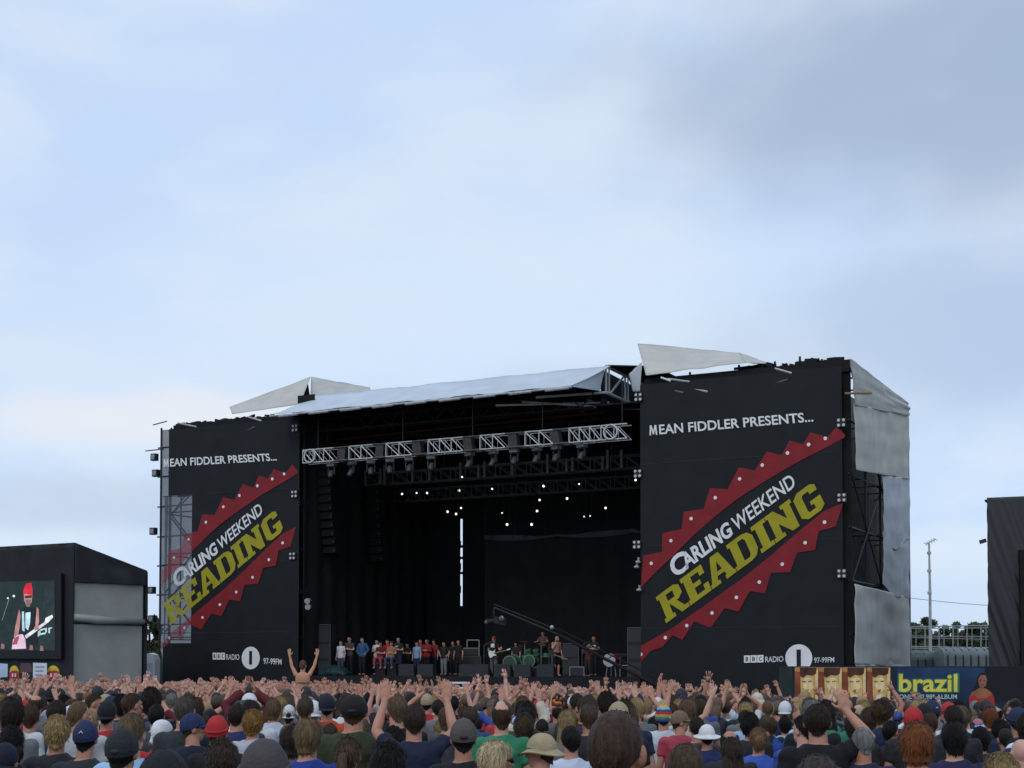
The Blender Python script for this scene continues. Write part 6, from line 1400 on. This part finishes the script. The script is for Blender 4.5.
drum(s + .05, 6.0, Zk + .30, .30, .42, (0, 1, 0), 'bass_drum'); drum(s - .55, 6.5, Zk + .34, .22, .42, (0, 0, 1), 'floor_tom'); drum(s + .62, 6.5, Zk + .55, .18, .16, (0, .2, 1), 'snare_drum'); drum(s - .18, 6.15, Zk + .74, .15, .24, (0, -.4, 1), 'rack_tom'); drum(s + .25, 6.15, Zk + .74, .15, .24, (0, -.4, 1), 'rack_tom')
s1_, _ = deckpt(512, 5.0); drum(s1_, 5.0, DZ + .62, .36, .5, (0, 1, .1), 'floor_tom')
for (dx, dy, z, r) in ((-.35, 6.1, 1.25, .26), (.5, 6.2, 1.15, .24), (.95, 6.5, .95, .2), (-.8, 6.6, 1.05, .2)):
    b = MB(); b.tube([(s + dx, dy, Zk + z - .012), (s + dx, dy, Zk + z), (s + dx, dy, Zk + z + .03)], [r, r * .96, .03], 22); b.build('cymbal', brass, kit); b = MB(); b.bar((s + dx, dy, Zk), (s + dx, dy, Zk + z), .014); b.build('cymbal_stand', M['alu'], kit)
# extra percussion on the right
s2, _ = deckpt(611, 4.0); rd = sthing('red_drum', 'red and silver drum on a stand at the right of the stage', 'drum', (s2, 4.0, DZ)); b = MB(); b.tube([(s2, 3.8, DZ + .75), (s2, 4.3, DZ + .75)], .3, 22); b.build('shell', mat('drum_red', (.34, .02, .025), .3), rd); b = MB(); b.tube([(s2, 3.78, DZ + .75), (s2, 3.80, DZ + .75)], .31, 22); b.build('rim', M['alu'], rd)
b = MB()
for dx in (-.25, .25): b.bar((s2 + dx, 4.0, DZ), (s2 + dx * .7, 4.0, DZ + .55), .02)
b.build('stand', M['alu'], rd)
s3, _ = deckpt(626, 4.4); rk = sthing('keyboard_rack', 'silver tubular keyboard rack at the right of the stage', 'rack', (s3, 4.4, DZ)); b = MB()
for dx in (-.75, -.3, .3, .75): b.bar((s3 + dx, 4.4, DZ), (s3 + dx, 4.4, DZ + .95), .022)
for z in (.5, .95): b.bar((s3 - .75, 4.4, DZ + z), (s3 + .75, 4.4, DZ + z), .022)
b.build('frame', M['alu'], rk); b = MB(); b.box((s3 - .7, 4.25, DZ + .97), (s3 + .7, 4.6, DZ + 1.06)); b.build('keyboard', M['speaker'], rk)
# amplifiers, wedges, cases
def cab(x, t, w, h, z0, label, rows=1, name='speaker_cabinet', group='amplifiers and speakers on the stage', top=None):
    s = S(x, 650, t)[0]; r = sthing(name, label, 'speaker', (s, t, z0), group); b = MB(); b.box((s - w / 2, t, z0), (s + w / 2, t + .5, z0 + h)); b.build('case', M['speaker'], r)
    for k in range(rows):
        za, zb = z0 + h * (k + .1) / rows, z0 + h * (k + .9) / rows; b = MB(); b.box((s - w * .44, t - .012, za), (s + w * .44, t - .002, zb)); b.build('grille', mat('grille', (.035, .037, .04), .6, .3, 60), r)
    b = MB()
    for dx in (-w / 2, w / 2 - .03): b.box((s + dx, t - .016, z0), (s + dx + .03, t - .003, z0 + h))
    b.box((s - w / 2, t - .016, z0 + h - .03), (s + w / 2, t - .004, z0 + h)) ; b.build('edge', top or M['alud'], r); return s, r
cab(468, 6.0, 1.5, .95, DZ, 'lower cabinet of the amplifier stack left of the guitarist', 2); s, r = cab(469, 6.05, 1.2, .4, DZ + .96, 'upper amplifier head with pale top left of the guitarist', 1, top=M['alu'])
fr = sthing('equipment_frame', 'open pale frame standing on the amplifier stack', 'frame', (s + .1, 6.3, DZ + 1.37)); b = MB()
for dx in (-.35, .35): b.bar((s + .1 + dx, 6.3, DZ + 1.37), (s + .1 + dx, 6.3, DZ + 1.75), .025)
b.bar((s - .25, 6.3, DZ + 1.75), (s + .45, 6.3, DZ + 1.75), .025); b.build('tube', M['alu'], fr)
cab(571, 5.6, .85, .8, DZ, 'lower speaker cabinet right of the singer', 1); cab(571, 5.65, .85, .75, DZ + .81, 'upper speaker cabinet right of the singer', 1); cab(577, 3.4, .75, .45, DZ, 'silver-trimmed low case right of the singer', 1, top=M['alu'])
cab(322.5, 1.4, .95, 1.5, DZ, 'tall grey speaker at the left end of the stage, lower', 2); cab(322.5, 1.45, .95, 1.0, DZ + 1.51, 'tall grey speaker at the left end of the stage, upper', 1)
cab(636, 1.6, .8, 2.2, DZ, 'tall dark speaker tower against the right banner', 3)
def wedge(x, t, lab):
    s = S(x, 650, t)[0]; r = sthing('wedge_monitor', lab, 'speaker', (s, t, DZ), 'wedge monitors along the stage front'); b = MB(); b.prism([(s - .42, t, DZ), (s - .42, t + .5, DZ), (s - .42, t + .42, DZ + .15), (s - .42, t + .1, DZ + .55), (s - .42, t, DZ + .5)], (0, 0, 0), (.84, 0, 0)); b.build('case', mat('wedge_grey', (.03, .033, .037), .6, .25, 8), r)
    b = MB(); b.prism([(s - .36, t + .12, DZ + .55), (s - .36, t + .42, DZ + .18), (s - .36, t + .43, DZ + .19), (s - .36, t + .13, DZ + .56)], (0, 0, 0), (.72, 0, 0)); b.build('grille', mat('grille'), r)
for x, lab in ((406, 'pale wedge monitor below the shorter folded-arms person'), (425, 'wedge monitor below the group of red shirts'), (467, 'wedge monitor in front of the amplifier stack'), (480, 'wedge monitor left of the guitarist'), (502, 'wedge monitor right of the guitarist'), (522, 'wedge monitor in front of the green drums'), (545, 'wedge monitor left of the singer')): wedge(x, 1.0, lab)
s, p = deckpt(335.5, .9); b = MB()
b.grid(lambda u, v: (s - .8 + 1.6 * u, 0.5 + .9 * v, DZ + .02 + .48 * math.sin(math.pi * u) ** .5 * math.sin(math.pi * min(1, v * 1.1)) ** .6 + .07 * noise.noise(Vector((u * 7, v * 7, 0)))), 24, 14)
b.own('covered_equipment', mat('teal_sheet', (.007, .028, .034), .6, .2, 3, .3), 'heap of equipment under a dark teal sheet at the left of the stage', 'covered gear', (s, .9, DZ), smooth=True, solid=.02)
# steps down to the pit
s, _ = deckpt(457.5, -1.2); stp = sthing('stage_steps', 'short flight of black steps with white nosings at the stage front', 'steps', (s, -1.6, DZ - 1.6))
b = MB()
for k in range(5): b.box((s - .75, -1.12 - .28 * (k + 1), DZ - 2.4), (s + .75, -1.12 - .28 * k, DZ - .22 * (k + 1)))
b.build('tread', M['deep'], stp)
for k in range(4):
    b = MB(); y = -1.12 - .28 * (k + 1); z = DZ - .22 * (k + 1); b.box((s - .76 + .06 * (k % 2), y - .02, z - .07), (s + .74 - .1 * (k % 2), y - .002, z + .01)); b.build('nosing', M['white'], stp)
# hanging speaker columns
for x, t, n, zt_, lab in ((306, 1.2, 13, 12.4, 'column of hanging speakers just inside the left tower'), (372, 5.0, 12, 11.8, 'faint column of hanging speakers deeper in the left of the stage')):
    s = S(x, 500, t)[0]; s = max(s, LTW + .45); la = sthing('line_array', lab, 'speaker', (s, t, zt_ - n * .42), 'hanging speaker columns')
    for k in range(n):
        z = zt_ - .42 * k; b = MB(); b.obox((s, t + .3 + .012 * k * k * .3, z - .2), (.75, .6, .38), (-.02 * k, 0, 0)); o = b.build('cabinet', mat('array_black', (.0025, .0028, .003), .9, .2, 6), la)
        b = MB(); b.obox((s + .3, t - .02 + .012 * k * k * .3, z - .2), (.05, .03, .05), (0, 0, 0)); b.build('latch', M['alud'], o)
    b = MB(); b.bar((s, t + .3, zt_), (s, t + .3, 13.7), .02); b.build('chain', M['steel'], la)
for (x, y) in ((306, 600), (306.5, 606)):
    s, z = S(x, y, -.35); b = MB(); b.tube([(s, -.1, z), (s + .1, -.4, z - .06)], [.1, .14], 10); b.bar((s, -.1, z), (s, .1, z), .02); b.own('clip_lamp', mat('clip_lamp_grey'), 'small pale lamp on the inner edge of the left tower', 'stage light', (s, -.3, z), 'pale lamps on the inner edge of the left tower')
# camera crane reaching over the pit
T = -2.6; a0, a1, a2 = S(494, 607.5, T), S(557, 634, T), S(700, 708, T); fl = gz(60)
cr = sthing('camera_crane', 'long black camera crane arm slanting across the stage front', 'camera crane', (a2[0], T, fl)); b = MB()
P0, P1, P2 = (Vector((q[0], T, q[1])) for q in (a0, a1, a2))
b.tube([P0, P1], .045, 8); b.tube([P0 + Vector((0, 0, .14)), P1 + Vector((0, 0, .18))], .025, 6); b.build('thin_boom', M['speaker'], cr)
b = MB(); b.tube([P1, P2], .07, 8); b.tube([P1 + Vector((0, .1, .22)), P2 + Vector((0, .1, .30))], .03, 8)
for k in range(12): c = P1.lerp(P2, k / 11); b.bar(c, c + Vector((.2, .1, .2)), .02)
b.build('boom', M['deep'], cr)
for c, m in ((P1 + Vector((-.2, -.08, .28)), 'alu'), (P1.lerp(P2, .24) + Vector((0, -.1, .2)), 'alud')):
    b = MB(); b.ell(c, (.09, .08, .09), nu=10, nv=6); b.build('pulley', M[m], cr)
h = Vector((S(500, 621, T)[0], T, S(500, 621, T)[1])); b = MB(); b.bar(P0, (P0.x, T, h.z + .15), .04); b.obox(h, (.5, .5, .3), (0, .2, .5)); b.tube([h + Vector((-.15, -.25, 0)), h + Vector((-.4, -.45, -.05))], [.1, .13], 12); hd_ = b.build('camera_head', M['speaker'], cr)
b = MB(); b.ell(h + Vector((.22, -.27, .1)), (.13, .06, .12), nu=10, nv=8); b.ell(h + Vector((-.42, -.46, -.06)), (.09, .05, .09), nu=10, nv=8); b.build('lens', mat('crane_lens', (.10, .105, .115), .25), hd_)
b = MB(); b.tube([P2 + Vector((0, 0, .2)), (P2.x, T, fl)], [.16, .22], 10); b.bar((P2.x - .8, T, fl + .05), (P2.x + .8, T, fl + .05), .08); b.bar((P2.x, T - .8, fl + .05), (P2.x, T + .8, fl + .05), .08); b.build('base', M['deep'], cr)
b = MB(); q = P2 + (P2 - P1).normalized() * 1.2; b.tube([P2, q], .1, 8); b.obox(q, (.5, .5, .5), (0, .5, 0)); b.build('counterweight', M['deep'], cr)
# crowd barrier in the pit
b = MB()
for o in list(bpy.data.objects):
    if '_org' in o: del o['_org']
